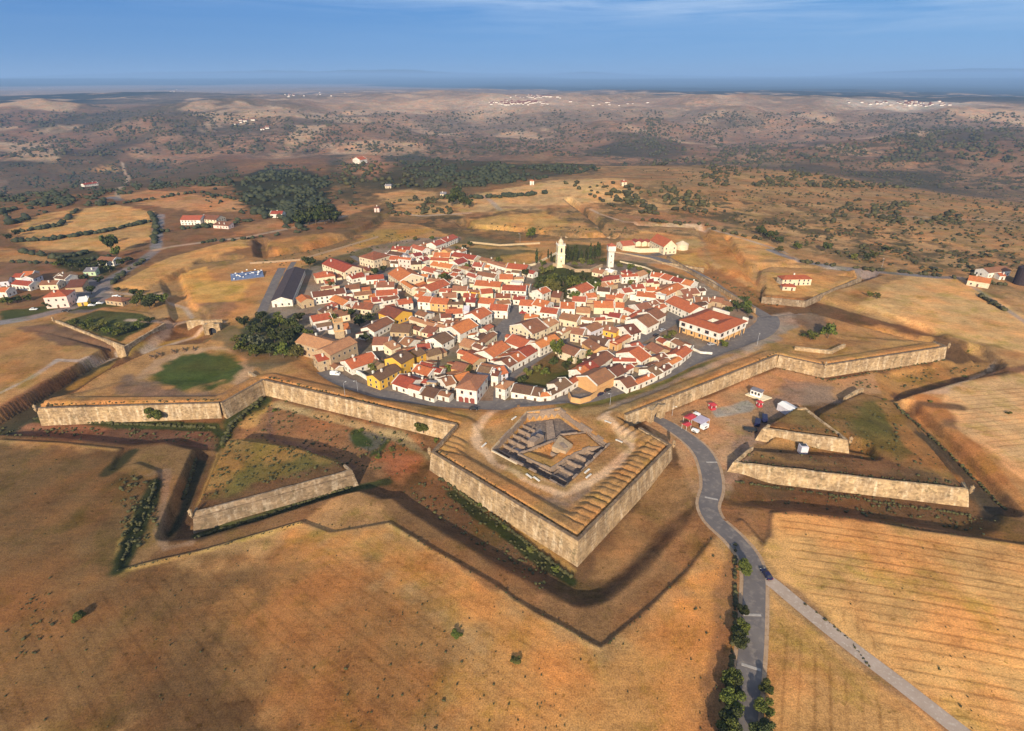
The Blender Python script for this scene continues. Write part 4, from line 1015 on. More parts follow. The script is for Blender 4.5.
SPEC = '''
313 297.5 346 293 6 9 g b w
301 302.5 313.5 300 5 10 G ro t
329.5 299.5 343.5 306 3.6 8 g ro w
316 278 335 275.5 5 11 h r c
322 264 344 272.5 6 14 g r c
346 272 363 268 3.5 6 g p w
352 279 365 276 4 8 g r w
366 280 384 278.5 4 8 g r w
359 256.5 373.5 260 8 17 h m c
346 290 360 288.5 5 8 g b w
354 296 372 294 3.5 6 g b c
376 287.5 394 287 5 9 g o w
376 296 398 294.5 5 9 g r w
372 302 388 300.5 4 7 g p w
384 301 399 298 6 8 g b w
399 305 413 303 5 8 g r w
352 308 371 310 4 9 g m c
346 306 354 309 3.5 6 g b c
378.5 313 394 319 5 13 g m y
374 332 394 321.5 5 9 g b w
313 322 332 318.5 5 9 g r w
317 327.5 332 325 3 5 g d l
340 361.5 351.5 369 4 15 G r w
328 364 336 369 3 7 g b c
369 361 377 366 3.5 9 g d t
392 383 408 388.5 4 10 g r w
408 387.5 420 391 5 8 g p w
419.5 394 434 398 3 9 g d w
437 394 449 397 3.5 9 g b w
419 365.5 431 368 4 11 g r c
430 370.5 441 373 4 7 g r w
412 371 428 376 3.5 8 g ro w
418 382 426 383 3 6 g p k
432 383 449 385 3 7 g b t
446 386 456 383 4 8 g b w
451 368.5 463 371.5 3.5 8 g o a
461 358 473 364 4 8 g r t
457 352.5 472 357 4 7 g r c
417 357 426 353 6 8 g d y
428 357 442 353 4 7 g d t
417.5 301.5 430 302.5 6 9 g r w
430 303 447 304.5 6 9 g r a
447 304.5 463 304.5 5.5 9 g d c
446 314 463 313 3.5 7 g r w
463.5 311 469 311 6 5 s l l
409 319 434 327 5 9 g o c
434 326 450 329 5 8 g o w
460 334.5 478 325.5 6 12 g ro w
480 319.5 492 313 7 11 g r w
442 344.5 454 338 6 11 g d w
427 336.5 438 338 4 7 g p w
411 345 426 347 5 8 g p w
417 349.5 431 348 4 6 g p w
399 343 408 346 4 9 g b w
372 345 388 345 4 10 g o w
390 332 409 333 3.5 11 g d t
404 326 420 331 3.5 7 g b c
459 345 470 348 4 9 g o t
472 346 482 350 5 9 g b w
489 310 507.5 311 6 9 g r w
478 303 493 304.5 5 9 g r w
519 305 532 306 6 9 g r w
532 304.5 545.5 307.5 7 10 g ro w
540 312 557 314 6.5 8 g r w
532 334.5 548 328 5.5 16 g b c
549 327 559 322 5 9 g o c
562 334 572 329 5 12 g o c
505 337 525 341 4 8 g r c
505 341.5 523 348.5 5 11 g r w
540 348.5 560 339 6 12 g ro w
553 340 563 334.5 4 8 g d c
509 367 517 362.5 4.5 9 g b w
517 362.5 526 357.5 4.5 9 g ro w
526 357.5 537 351 4.5 9 g r w
482 345 497 334 5 12 g b c
492.5 358 510 347 4 10 g r w
484 352 493 356 3.5 6 g d w
480 366 497 369 5 8 g b w
477 371 490 373 5 6 g d l
500 375 508 373 5 8 g r l
495.5 387 505 389.5 6.5 8 h o w
491 375 498 376 7 5 g b w
511 391.5 531 395 4 8 g d w
531 395 540 396.5 4 8 g d w
540 396.5 551 395.5 4 8 g ro w
551 395.5 561 390.5 4 8 g d w
561 390 572 384 4.5 8 g d w
572 383.5 583 377 4.5 8 g ro w
583 376.5 591 372 4.5 8 g ro w
591 371.5 599 367 4.5 8 g r w
599 366.5 605 363 4.5 8 g b w
605 362.5 614 356 4.5 8 g b w
616 377 628 371 4 9 g b w
624 372 634 367 4 8 g r w
627 388 638 384 3.5 9 g b w
638 384 655 376.5 3.8 10 g r w
655 376 663 372 3.8 9 g d w
656 368.5 671 361 4 11 g b w
663 372 672 367 4 8 g b w
672 364.5 682 359 4 10 g ro w
682 358.5 692 350.5 4 7 g r w
645 347 657 354 4 8 g o t
658 351 669 345 4 9 g b w
641 362 651 356 4 14 g r w
613 361 636 361.5 4 6 g p w
634 350 644 347 4 7 g p w
650 370 661 364 4 9 g b w
577 331 592 330 5 8 g d c
570.5 333 583 335 6 8 g o c
591 332 603 327 5 8 g b l
603 330 616 333 4 6 s o y
613 325 628 332 5 9 g ro w
631 335 641 332 5 12 g b w
647 328 659 322 5 14 g b w
632 319.5 643 312 5 9 g r w
558 350.5 575 356.5 5 9 g b c
582 343 594 351 5 8 g b a
587 341 605 346 4 8 g d w
605 340 617 345 4.5 9 g r a
618 344 631 336.5 5 10 g r c
582 293 594 287.5 7 11 g r w
587 298 597 297 4 7 g r k
572 301 586 302 4 8 g p w
560 308.5 575 309 4.5 10 g ro w
576 312 590 313 4 8 g o c
594 307.5 614 308 5 10 g r c
615 307.5 624 308 4 8 g r w
624 309 633 313 5 9 g r w
640 311 653 308 5 10 g o w
656 320 666 315 5 13 g b w
655 311 667 306 5 9 g r w
579 319 594 321 4.5 8 g o w
594 320.5 606 319.5 4.5 8 g r c
559 318.5 577 322 5 9 g b c
608 316 620 318 4 6 g p w
602 327 613 328 4.5 8 g d w
597 291 610 292 4.5 7 g d w
606 298.5 615 299 4 6 g r w
615 297 623 298.5 4.5 7 g r c
614 291 624 292 4 7 g o c
624 293 633 291.5 5 7 g p w
633 289 645 288 6 7 g r w
636 296 656 298 4.5 8 g ro w
646 291 660 290.5 4 6 g r w
622 277 638 276 6 11 g r w
639 277 648 273.5 5 8 g o w
604 271 612 273 3 6 g W c
592 272 602 274 3.5 8 g o c
598 277 612 280 4 9 g b c
601 281.5 622 278 3.5 6 g p c
597 288 608 286 4 7 g o w
660 277.5 670 280.5 5 9 g r w
670 280.5 681 283.5 5 9 g r w
681 283.5 691 286 5 9 g ro w
650 276 662 277.5 4 8 g r w
666 296 684 287 4 9 g ro w
655 295 665 296.5 6 8 f W w
665 301.5 690 313 6 13 g r w
684 295 700 293 4 9 g o c
684 299 694 298 3.5 6 g o c
695 302 709 302.5 3.5 8 g b w
692 309 708 304 4 9 g d w
711 301 722 303 3.5 7 g o t
722 304 731 306 3 6 g b t
436 246 446 242.5 5 10 g p w
446 242.5 458 237.5 5 10 g p w
412 244.5 425 250.5 5 12 g p w
425 250.5 433 249.5 5 8 g p n
391 249.5 410 250.5 4 8 g r c
410 247 423 251 5 7 g p w
387 254 401 256 4 7 g d l
398 258.5 411 260 8 10 g r k
389 259.5 398 260 5 8 g r k
411 264.5 421 264 5 7 g d c
415 256.5 423 255 4 7 g p w
422 261.5 430 259 5 7 g p w
433 256.5 450 257 4 9 g r c
451 256 474 260 4 9 g r c
430 265 451 268.5 4 8 g ro c
430 260 448 261 4 6 g r c
458 264.5 468 261 5 9 g p w
421 270 433 273 4 8 g p w
434 271 443 270 4 6 g d w
388 273.5 400 281.5 6.5 17 g ro c
400 281.5 412 289 6 14 g ro c
412 279.5 426 280.5 5 6 g o w
414 276.5 428 277 5 7 g ro w
427 281.5 444 281 5 7 g o c
431 291.5 450 284 4 11 g r w
413 290 425 291 4.5 8 g o c
414 296 421 298 5 9 g ro w
452 290.5 467 291 4.5 8 g o c
467 291 478 293 4.5 8 g o y
463 297 475 298 4 7 g r c
481 294 493 293 5 8 g r c
442 298 457 297.5 4 8 g o w
465 302 475 302.5 4 7 g p w
495 298 511 298 3.5 7 g m c
498 304.5 511 303 4 7 g b w
474 285 500 287 5 9 g ro c
499 279 513 279 5 9 g r c
502 290 526 291 6 9 g r w
526 291.5 542 293.5 6 9 g r w
542 294.5 551 291 6 8 g r w
551 297 560 298 4 10 g b t
513 299.5 525 300.5 4 6 g p w
487 262.5 506 268 5 9 g o w
506 268 526 270 5 10 g r c
524 272 533 274 4 6 g p w
476 275 495 278 4.5 7 g b w
466 275 476 278 5 5 g p w
472 266 482 267 4 8 g p w
479 260 490 262 4 6 g b t
510 283 521 284 5 6 f W w
512 279 524 278.5 4 6 g o c
'''
def big_house(x0, y0, x1, y1, h, d, typ, roof, wall, name, label, cat='building', **kw):
    t = house(x0, y0, x1, y1, h, d, typ, roof, wall, name=name, mind=d - .5, **kw)
    if t: tag(t, label, cat)
    HOUSES[-1]['done'] = True
    return t
# landmarks first, so that the rows give way to them
_p0 = Vector(at(281.5,299.3,5)); _p1 = Vector(at(295.5,267.5,6)); _c = (_p0+_p1)/2; _u = (_p1-_p0); RECTS.append((_c.x,_c.y,_u.y/_u.length,-_u.x/_u.length,6.5,_u.length/2))
_t = house_at(_c.x, _c.y, math.atan2(-_u.x, _u.y), 12.5, _u.length, 4.2, 'G', 'slate', 'w', name='barracks', chim=False, verge=0, pitch=.36); HOUSES[-1]['done'] = True; tag(_t, 'very long dark roofed barracks with a white gable beside the park', 'barracks')
0 and big_house(273.5, 298.2, 289, 301.0, 4.2, 86, 'G', 'slate', 'w', 'barracks', 'very long dark roofed barracks with a white gable beside the park', 'barracks', chim=False, verge=0, pitch=.36)
big_house(456, 387.5, 476.5, 390.5, 7, 15, 'h', 'o', 'w', 'manor_house', 'white manor with hipped orange roof and brick red door surrounds', 'house', red=True, verge=0)
_m = HOUSES[-1]
for _k in range(3):
    _b = MB(); _b.box(-.95, .95, -.10, -.03, 0, 2.5); _b.box(-.7, .7, -.13, -.10, 2.55, 2.75); _b.build('red_door', M['brickred'], _m['o'], False, ((_k - 1) * _m['L'] * .29, -_m['d'] / 2, 0))
big_house(401, 364, 414, 356.5, 7, 10.5, 'g', 'd', 'y', 'yellow_house', 'tall bright yellow house with a dark brown gable roof', 'house', verge=0)
big_house(379.5, 381, 401, 369.5, 5, 8.5, 'g', 'd', 'y', 'yellow_house', 'lower yellow wing with brown roof in front of the tall yellow house', 'house', verge=0)
big_house(295.5, 342, 325, 350.5, 7, 12, 'g', 'o', 't', 'convent_wing', 'tan stone convent wing with wide orange roof beside the park trees', 'convent', verge=0)
big_house(330, 355.5, 357, 342.5, 8, 11, 'g', 'o', 't', 'church_nave', 'tan stone church nave with orange roof below its square tower', 'church', verge=0)
big_house(318, 361.5, 330, 358.5, 6, 9, 'g', 'r', 't', 'chapel', 'small tan chapel block with red roof at the ring road bend', 'chapel', verge=0)
big_house(597, 385.5, 614.5, 376.5, 5, 12, 'g', 'b', 'a', 'barn', 'apricot barn with brown roof and white gable by the ring road', 'barn', verge=1, windows=False, chim=False)
for o in COL.objects:
    pass
rows = [l.split() for l in SPEC.strip().split('\n')]
rows = [[float(v) for v in r[:6]] + r[6:] for r in rows]
rows.sort(key=lambda r: -max(r[1], r[3]))
for r in rows: house(*r)
# lean-to annexes and yard walls behind the houses
rna = random.Random(17)
def annexes():
    for hh in list(HOUSES):
        if hh['o'].name.split('.')[0] != 'house' or hh['typ'] == 'f': continue
        rz = hh['o'].rotation_euler.z; u = (math.cos(rz), math.sin(rz)); n = (-u[1], u[0]); tries = 0; got = 0
        while tries < 9 and got < 3:
            tries += 1
            La = rna.uniform(.35, .8) * hh['L']; da = rna.uniform(2.6, 5.0); off = rna.uniform(-.5, .5) * (hh['L'] - La); side = rna.choice([1, 1, 1, -1]); fr = rna.random() < .25
            if fr: lx = (hh['L']/2 + da/2) * rna.choice([-1, 1]); ly = rna.uniform(-.2, .3) * hh['d']; hx, hy = da/2, min(La, hh['d'] * .7)/2
            else: lx = off; ly = hh['d']/2 + da/2; hx, hy = La/2, da/2
            cx = hh['x'] + u[0]*lx + n[0]*ly; cy = hh['y'] + u[1]*lx + n[1]*ly
            if rect_hit(cx, cy, u[0], u[1], hx + .15, hy - .1) > .12: continue
            X1, Y1 = np.array([cx]), np.array([cy])
            if any(inside(k, X1, Y1)[0] for k in KEEP) or any(segd(s_, X1, Y1, False)[0][0] < 6 for s_ in STR): continue
            if not inside(INF, X1, Y1)[0]: continue
            RECTS.append((cx, cy, u[0], u[1], hx, hy)); got += 1
            h0 = rna.uniform(2.3, 2.9); hi_ = h0 + (2*hy) * rna.choice([.18, .28, -.15]); b = MB()
            b.add([(-hx,-hy,-1.2),(hx,-hy,-1.2),(hx,hy,-1.2),(-hx,hy,-1.2),(-hx,-hy,hi_),(hx,-hy,hi_),(hx,hy,h0),(-hx,hy,h0)], [(0,3,2,1),(4,5,6,7),(0,1,5,4),(1,2,6,5),(2,3,7,6),(3,0,4,7)])
            ax = b.build('annex', M[hh['wall'] if rna.random() < .7 else 't'], hh['o'], False, (lx, ly, 0))
            r = MB(); k = .18
            V = [(-hx-.15,-hy+.02,hi_+.05),(hx+.15,-hy+.02,hi_+.05),(hx+.15,hy+.25,h0+.05-(hi_-h0)*.1),(-hx-.15,hy+.25,h0+.05-(hi_-h0)*.1)]
            r.add(V + [(x, y, z + k) for x, y, z in V], [(0,3,2,1),(4,5,6,7),(0,1,5,4),(1,2,6,5),(2,3,7,6),(3,0,4,7)])
            r.build('roof', M[rna.choice(['r','b','o','d','m','ro','grey_roof','b'])], ax)
# ---- smaller houses and sheds filling the blocks behind the streets
KEEP = [np.array(v) for v in (
    ats([(497,402),(505,385),(540,363),(560,352),(590,368),(575,385),(552,388),(510,389)]), ats([(500,338),(484,326),(500,316),(540,312),(545,318),(520,326),(506,338)]),
    ats([(525,275),(545,262),(606,262),(600,275),(606,292),(560,304),(530,292)]), ats([(300,262),(350,252),(330,262),(312,275)]), ats([(340,322),(362,308),(378,318),(360,330)]),
    ats([(286,330),(318,330),(330,338),(345,345),(360,372),(318,372),(286,350)]), ats([(655,338),(690,312),(760,316),(760,345),(710,352)]), ats([(470,272),(440,268),(455,265),(480,268)]))]
STR = [np.array([at(*p) for p in q]) for q in ([(575,390),(596,373),(614,358),(629,345),(648,334),(668,322),(680,312)], [(498,402),(500,388),(514,374),(540,357),(556,346),(570,338)],
      [(352,256),(372,268),(398,282),(414,294),(416,305),(412,315),(396,330),(380,345)], [(478,376),(484,360),(496,342),(505,330),(514,316),(512,303)], [(280,272),(270,300),(262,330)])]
INF = ats([(322,282),(360,266),(392,254),(430,246),(470,256),(500,266),(530,272),(560,300),(600,276),(650,280),(700,292),(726,304),(690,316),(668,330),(690,352),(650,372),(612,382),(560,386),(500,388),(440,392),(392,380),(345,358),(330,330),(316,305)])
rnd = random.Random(5)
lo, hi = INF.min(0), INF.max(0); tries = 0; added = 0
while tries < 9000 and len(HOUSES) < 262:
    tries += 1
    x = rnd.uniform(lo[0], hi[0]); y = rnd.uniform(lo[1], hi[1]); X1 = np.array([x]); Y1 = np.array([y])
    if not inside(INF, X1, Y1)[0] or any(inside(k, X1, Y1)[0] for k in KEEP): continue
    if any(segd(s, X1, Y1, False)[0][0] < 8.5 for s in STR): continue
    q = min(RECTS, key=lambda r: (r[0]-x)**2 + (r[1]-y)**2); L = rnd.uniform(5, 8.5); d = rnd.uniform(4.4, 6.6)
    if rect_hit(x, y, q[2], q[3], L/2 + .25, d/2 + .25) > 0: continue
    RECTS.append((x, y, q[2], q[3], L/2, d/2)); added += 1
    house_at(x, y, math.atan2(q[3], q[2]), L, d, rnd.choice([2.6, 2.8, 3.1, 3.8]), rnd.choice('ggggs'), rnd.choice(['r','b','o','ro','d','p','m','m','b']), rnd.choice('wwwwccta'), rr=rnd)
annexes()
print('houses', len(HOUSES))
# ------------------------------------------------------------------ landmark buildings
def V2(p): return Vector((p[0], p[1]))
def landmark(name, loc, rz, label, cat, group=None): return tag(thing(name, loc, rz), label, cat, group)

def clock_tower():
    p = g(560, 266.5); t = landmark('bell_tower', (p.x, p.y, p.z), R(10), 'tall cream bell tower with a small dome on the ruined castle mound', 'tower')
    b = MB(); b.box(-3.4,3.4,-3.4,3.4,-1.5,1.5); b.box(-2.9,2.9,-2.9,2.9,1.5,10.0); b.box(-2.75,2.75,-2.75,2.75,10.4,17); b.build('shaft', M['c'], t)
    c = MB(); c.box(-3.2,3.2,-3.2,3.2,10,10.4); c.box(-3.1,3.1,-3.1,3.1,17,17.5); [c.cyl(x, y, 17.5, 19, .28, .05, 6) for x in (-2.7,2.7) for y in (-2.7,2.7)]; c.build('cornice', M['w'], t)
    d = MB(); d.cyl(0,0,17.5,19.6,2.0,1.9,8); d.cyl(0,0,19.6,20.6,2.1,1.5,8); d.cyl(0,0,20.6,21.6,1.5,.6,8); d.cyl(0,0,21.6,23.6,.25,.05,6); d.build('dome', M['c'], t)
    for k in range(4):
        w = MB(); w.box(-.65,.65,-2.80,-2.72,11.8,14.6); V = [(.65*math.cos(math.pi*i/6), -2.80, 14.6+.65*math.sin(math.pi*i/6)) for i in range(7)]; w.add(V, [tuple(range(7))[::-1]]); o = w.build('belfry_opening', M['glass'], t); o.rotation_euler = (0,0,k*math.pi/2)
        w = MB(); w.box(-.35,.35,-2.97,-2.88,4.2,5.6); o = w.build('window', M['glass'], t); o.rotation_euler = (0,0,k*math.pi/2)
    k = MB(); k.cyl(0, 0, 0, .06, .8, .8, 16); o = k.build('clock_face', M['white'], t, False, (0,-2.93,7.8)); o.rotation_euler = (R(90),0,0)
clock_tower()
def water_tower():
    p = g(610, 266.5); t = landmark('water_tower', (p.x, p.y, p.z), R(4), 'plain white square water tower with a flared top and red roof', 'tower')
    b = MB(); b.box(-2.15,2.15,-2.15,2.15,-1.5,11.5)
    b.add([(-2.15,-2.15,11.5),(2.15,-2.15,11.5),(2.15,2.15,11.5),(-2.15,2.15,11.5),(-2.9,-2.9,13),(2.9,-2.9,13),(2.9,2.9,13),(-2.9,2.9,13)], [(0,1,5,4),(1,2,6,5),(2,3,7,6),(3,0,4,7)])
    b.box(-2.9,2.9,-2.9,2.9,13,16.6); b.build('shaft', M['w'], t)
    r = MB(); r.add([(-3.2,-3.2,16.62),(3.2,-3.2,16.62),(3.2,3.2,16.62),(-3.2,3.2,16.62),(0,0,18.6)], [(0,1,4),(1,2,4),(2,3,4),(3,0,4),(3,2,1,0)]); r.build('roof', M['p'], t)
    for z in (3.5, 8.2):
        w = MB(); w.box(-.3,.3,-2.2,-2.13,z,z+1.2); w.build('window', M['glass'], t)
water_tower()
def church_tower():
    p = at(341, 345, 0); t = landmark('church_tower', (p[0], p[1], 0), R(20), 'square tan church tower with bell arches rising from the convent roofs', 'church tower')
    b = MB(); b.box(-2.4,2.4,-2.4,2.4,-1,14.2); b.build('shaft', M['t'], t)
    c = MB(); c.box(-2.7,2.7,-2.7,2.7,9.0,9.4); c.build('cornice', M['a'], t); c = MB(); c.box(-2.7,2.7,-2.7,2.7,14.2,14.6); [c.box(x-.3,x+.3,y-.3,y+.3,14.6,15.5) for x in (-2.3,2.3) for y in (-2.3,2.3)]; c.build('parapet', M['a'], t)
    for k in range(4):
        w = MB(); w.box(-.6,.6,-2.46,-2.38,10.2,12.4); V = [(.6*math.cos(math.pi*i/6), -2.46, 12.4+.6*math.sin(math.pi*i/6)) for i in range(7)]; w.add(V, [tuple(range(7))[::-1]]); o = w.build('belfry_opening', M['glass'], t); o.rotation_euler = (0,0,k*math.pi/2)
church_tower()

def ring_building():
    A, B, C = V2(at(680,319.5,8)), V2(at(720,332.5,8)), V2(at(747,320.5,8)); D = A + (C - B)
    c = (A + C) / 2; t = landmark('care_home', (c.x, c.y, 0), 0, 'large square building with orange ring roof, white upper floor and ochre base', 'building')
    P = [q - c for q in (A, B, C, D)]
    if (P[1]-P[0]).cross(P[2]-P[1]) < 0: P = P[::-1]
    def sc(k): return [(p.x*k, p.y*k) for p in P]
    def inset(d):
        out = []
        for i in range(4):
            a, b, e = P[i-1], P[i], P[(i+1) % 4]; u = (b-a).normalized(); v = (e-b).normalized(); n1 = Vector((-u.y,u.x)); n2 = Vector((-v.y,v.x)); n = (n1+n2); out.append(b + n * (d / (1 + n1.dot(n2))))
        return out
    def ring(po, pi, z0, z1, b, mi=0):
        V = [(p[0],p[1],z) for z in (z0,z1) for p in list(po)+list(pi)]
        for i in range(4):
            j = (i+1) % 4
            b.f += []
        F_ = []
        for i in range(4):
            j = (i+1) % 4; F_ += [(i,j,8+j,8+i), (4+j,4+i,12+i,12+j), (8+i,8+j,12+j,12+i), (j,i,4+i,4+j)]
        b.add(V, F_, mi)
    lo = MB(); ring(inset(1.6), inset(9.5), -1, 3.6, lo); lo.build('ground_floor', M['a'], t)
    up = MB(); ring(inset(0), inset(10), 3.6, 7.7, up); up.build('upper_floor', M['w'], t)
    rf = MB(); o_ = inset(-.7); m_ = inset(5.0); i_ = inset(10.6)
    V = [(p[0],p[1],7.72) for p in o_] + [(p[0],p[1],9.7) for p in m_] + [(p[0],p[1],7.8) for p in i_]
    rf.add(V, [f for i in range(4) for f in ((i,(i+1)%4,4+(i+1)%4,4+i),(4+i,4+(i+1)%4,8+(i+1)%4,8+i),(8+i,8+(i+1)%4,(i+1)%4,i))]); r_ = rf.build('roof', M['ro'], t)
    pw = MB(); q = inset(-.4); a, b = q[2], q[3]
    for f0, f1, z in ((.0,.12,9.4),(.45,.85,9.6)):
        s_, e_ = a.lerp(b, f0), a.lerp(b, f1); n = (e_-s_).normalized(); m = Vector((-n.y,n.x))*.5; pw.prism([tuple(s_-m),tuple(e_-m),tuple(e_+m),tuple(s_+m)], 6, z)
    pw.build('parapet', M['w'], r_)
    for i in range(4):
        a, b = P[i], P[(i+1)%4]; L = (b-a).length; u = (b-a)/L; rz = math.atan2(u.y,u.x); n = int(L/5)
        for k in range(n):
            q = a + u*(L*(k+.5)/n)
            w = link('window', win_mesh(1.5 if k % 3 else 2.2, 1.7, k % 3 == 0), t, (q.x,q.y,4.9)); w.rotation_euler = (0,0,rz)
            q2 = q - Vector((-u.y,u.x))*-1.6; w = link('window', win_mesh(1.2,1.5), t, (q2.x,q2.y,1.0)); w.rotation_euler = (0,0,rz)
            pl = MB(); q3 = a + u*(L*(k+.02)/n + .4) + Vector((-u.y,u.x))*.35; pl.box(-.2,.2,-.2,.2,-.5,3.6); pl.build('pillar', M['a'], t, False, (q3.x,q3.y,0))
    RECTS.append((c.x,c.y,1,0,18,18))
ring_building()

def barracks_fix():
    o = [h for h in HOUSES if h['o'].name.startswith('barracks')]
    return o
# riding school on the far right bastion
big_house(664, 247, 677, 246, 6.5, 24, 'G', 'r', 'c', 'riding_hall', 'cream gabled riding hall with a steep red roof on the far bastion', 'hall', verge=0, pitch=.85, chim=False)
big_house(623, 246, 635, 245, 4, 12, 'g', 'p', 'c', 'stable', 'low pink roofed stable at the corner of the riding yard', 'stable', verge=0, chim=False)
for i in range(4):
    x0 = 636 + i * 6.2
    big_house(x0, 242.5, x0 + 5, 242.2, 3.5, 9, 'G', 'p', 'c', 'stable', ['first', 'second', 'third', 'fourth'][i] + ' small pink roofed box stable from the left along the riding yard', 'stable', verge=0, chim=False, windows=False)
p_ = at(683, 249, 1)
d_ = thing('apse', (p_[0], p_[1] + 4, 0)); tag(d_, 'half round pale plaster apse attached beside the red roofed riding hall', 'apse'); b_ = MB(); b_.cyl(0,0,-1,4.5,5.5,5.2,20); b_.build('drum', M['c'], d_); b_ = MB(); b_.cyl(0,0,4.5,7.0,5.5,.6,20); b_.build('roof', M['c'], d_)

def wall_line(name, px, h, th, m, label, cat='wall', z=0.0):
    P = [V2(at(x, y, z)) for x, y in px]; c = P[0]; Q = resample([p - c for p in P], 8); zs = [hz(c.x+q.x, c.y+q.y) for q in Q]
    o = loft(Q, [(th/2, h), (th/2, -1.5), (-th/2, -1.5), (-th/2, h)], M[m], name, None, (c.x, c.y, 0), zs)
    return tag(o, label, cat)
wall_line('yard_wall', [(622,249),(640,251.5),(663,251)], 3.6, .7, 'c', 'long cream wall in front of the riding yard', z=1)
wall_line('garden_wall', [(451,271),(465,274),(478,279)], 3.0, .5, 'w', 'long white garden wall above the walled green court')
wall_line('yard_wall', [(568.5,397),(571,402.5),(580,404),(590,401),(597,396),(613,386)], 2.6, .5, 'a', 'curved apricot yard wall wrapping around the barn')
wall_line('yard_wall', [(350,371),(360,375.5),(370,382),(379,388)], 2.2, .5, 'w', 'pale yard wall between the white gable and lower yellow wing')
wall_line('terrace_wall', [(693,350),(700,353.5),(712,354.5)], 1.2, .6, 'w', 'low white wall curving off the end of the terrace')
wall_line('terrace_wall', [(693,349.5),(690,355),(682,362),(671,371)], 2.6, .5, 'w', 'white front wall along the last terrace by the grass bank')
wall_line('terrace_wall', [(560,252),(535,265),(522,268)], 1.5, .6, 'c', 'low cream wall climbing to the bell tower', z=0)
wall_line('ruin_wall', [(553,266),(566,268),(575,272),(590,272),(602,267)], 2.4, 1.0, 't', 'low broken castle wall around the foot of the bell tower')
wall_line('rampart_wall', [(250,263),(300,259.5),(345,246.5),(378,236.5)], 1.4, .8, 't', 'long straight rampart parapet behind the old town roofs', z=1)
wall_line('rampart_wall', [(612,252),(650,259),(690,272.5),(720,285)], 1.0, .9, 't', 'pale rampart kerb above the back ring road')
wall_line('rampart_wall', [(620,262),(645,268),(652,271)], 1.0, .6, 'c', 'short pale kerb wall below the riding yard road')
wall_line('revetment', [(470,243),(500,246),(540,244)], 1.5, .8, 't', 'low stone revetment near the lone tall tree at the back', z=0)
wall_line('revetment', [(565,238.5),(590,236.5),(610,236)], 2.0, .9, 't', 'notched stone parapet beyond the cypresses', z=0)

# excavated barracks in the great bastion
def ruins():
    A, B, C, Dd = [V2(at(*p, 1.7)) for p in ((491.6,449),(564,486),(609.5,443),(526.5,412.5))]
    u = (B - A).normalized(); n = Vector((-u.y, u.x))
    root = landmark('excavated_barracks', (A.x, A.y, -2.4), 0, 'sunken excavated barracks with parallel low walls inside the great bastion', 'ruin')
    r = random.Random(3)
    pit = [Vector(p) for p in PIT]; blk = np.array(PITB)
    def seg(P, Q, w, h, nm='wall'):
        P = P - A; Q = Q - A; d = (Q-P).normalized(); m = Vector((-d.y,d.x))*w/2; L = (Q-P).length; k = max(1, int(L/3)); b = MB()
        hs = [h * r.uniform(.8, 1.15) for _ in range(k)]
        for i in range(k):
            a, e = P.lerp(Q, i/k), P.lerp(Q, (i+1)/k); b.prism([tuple(a-m),tuple(e-m),tuple(e+m),tuple(a+m)], -.5, hs[i])
        b.build(nm, M['ruin'], root)
    for i in range(1, 6):                                     # right wing
        f = i / 6.2; e = B.lerp(C, f); seg(e - u * .5, e - u * (17 if i < 5 else 10), .55, 1.7)
    for i in range(1, 7):                                     # left wing
        f = i / 7.2; e = A.lerp(Dd, f); seg(e + u * .5, e + u * (9.5 if i < 5 else 7.5), .55, 1.5)
    seg(A.lerp(Dd,.16) + u*5, A.lerp(Dd,.95) + u*5.5, .4, 1.1); seg(B.lerp(C,.1) - u*9, B.lerp(C,.8) - u*9, .4, 1.0)
    for a, e in zip(range(6), [1,2,3,4,5,0]): seg(pit[a], pit[e], .8, 4.2, 'revetment')
    bl = [Vector(p) for p in PITB]
    for a in range(len(bl)): seg(bl[a], bl[(a+1) % len(bl)], .6, 2.4, 'revetment')
    for (a, b2, w) in (((531,440),(541,431),3.0),((556,436),(566,446),1.8)):
        P, Q = V2(at(*a, 2)), V2(at(*b2, 2)); seg(P, Q, w, 3.5, 'vault')
    b = MB(); P = [V2(at(*q, 3)) - A for q in ((552,442),(560,431),(573,440),(566,447))]
    b.prism([tuple(p) for p in P], 0, 3.3); b.build('vault', M['t'], root)
    b = MB(); P = [V2(at(*q, 3)) - A for q in ((546,412),(553,411),(557,434),(548,437))]; b.prism([tuple(p) for p in P], -.3, 1.0); b.build('causeway', M['ruin'], root)
    b = MB(); P = [V2(p) - A for p in PIT]; b.prism([tuple(p) for p in P], -.9, .08); b.build('floor', M['ruin_floor'], root)
    b = MB()
    for (q) in ([(516,450),(528,444),(535,450),(524,458)], [(512,441),(526,447),(523,450),(510,445)], [(526,432),(541,424),(546,437),(536,443)]):
        b = MB(); P = [V2(at(*s, 0)) - A for s in q]; b.prism([tuple(p) for p in P], 0, .16); b.build('paving', M['grey_roof'], root)
ruins()
wall_line('pit_kerb', [(491.4,449),(526.4,412.3)], .35, .6, 't', 'pale kerb along the upper left side of the excavation', z=2)
wall_line('pit_kerb', [(491.6,450.2),(517,463.6)], .35, .6, 'c', 'pale kerb along the lower left side of the excavation', z=2)
wall_line('pit_kerb', [(526.5,411.6),(561,407.6)], .35, .7, 't', 'pale kerb at the back of the excavation beside the ring road', z=2)

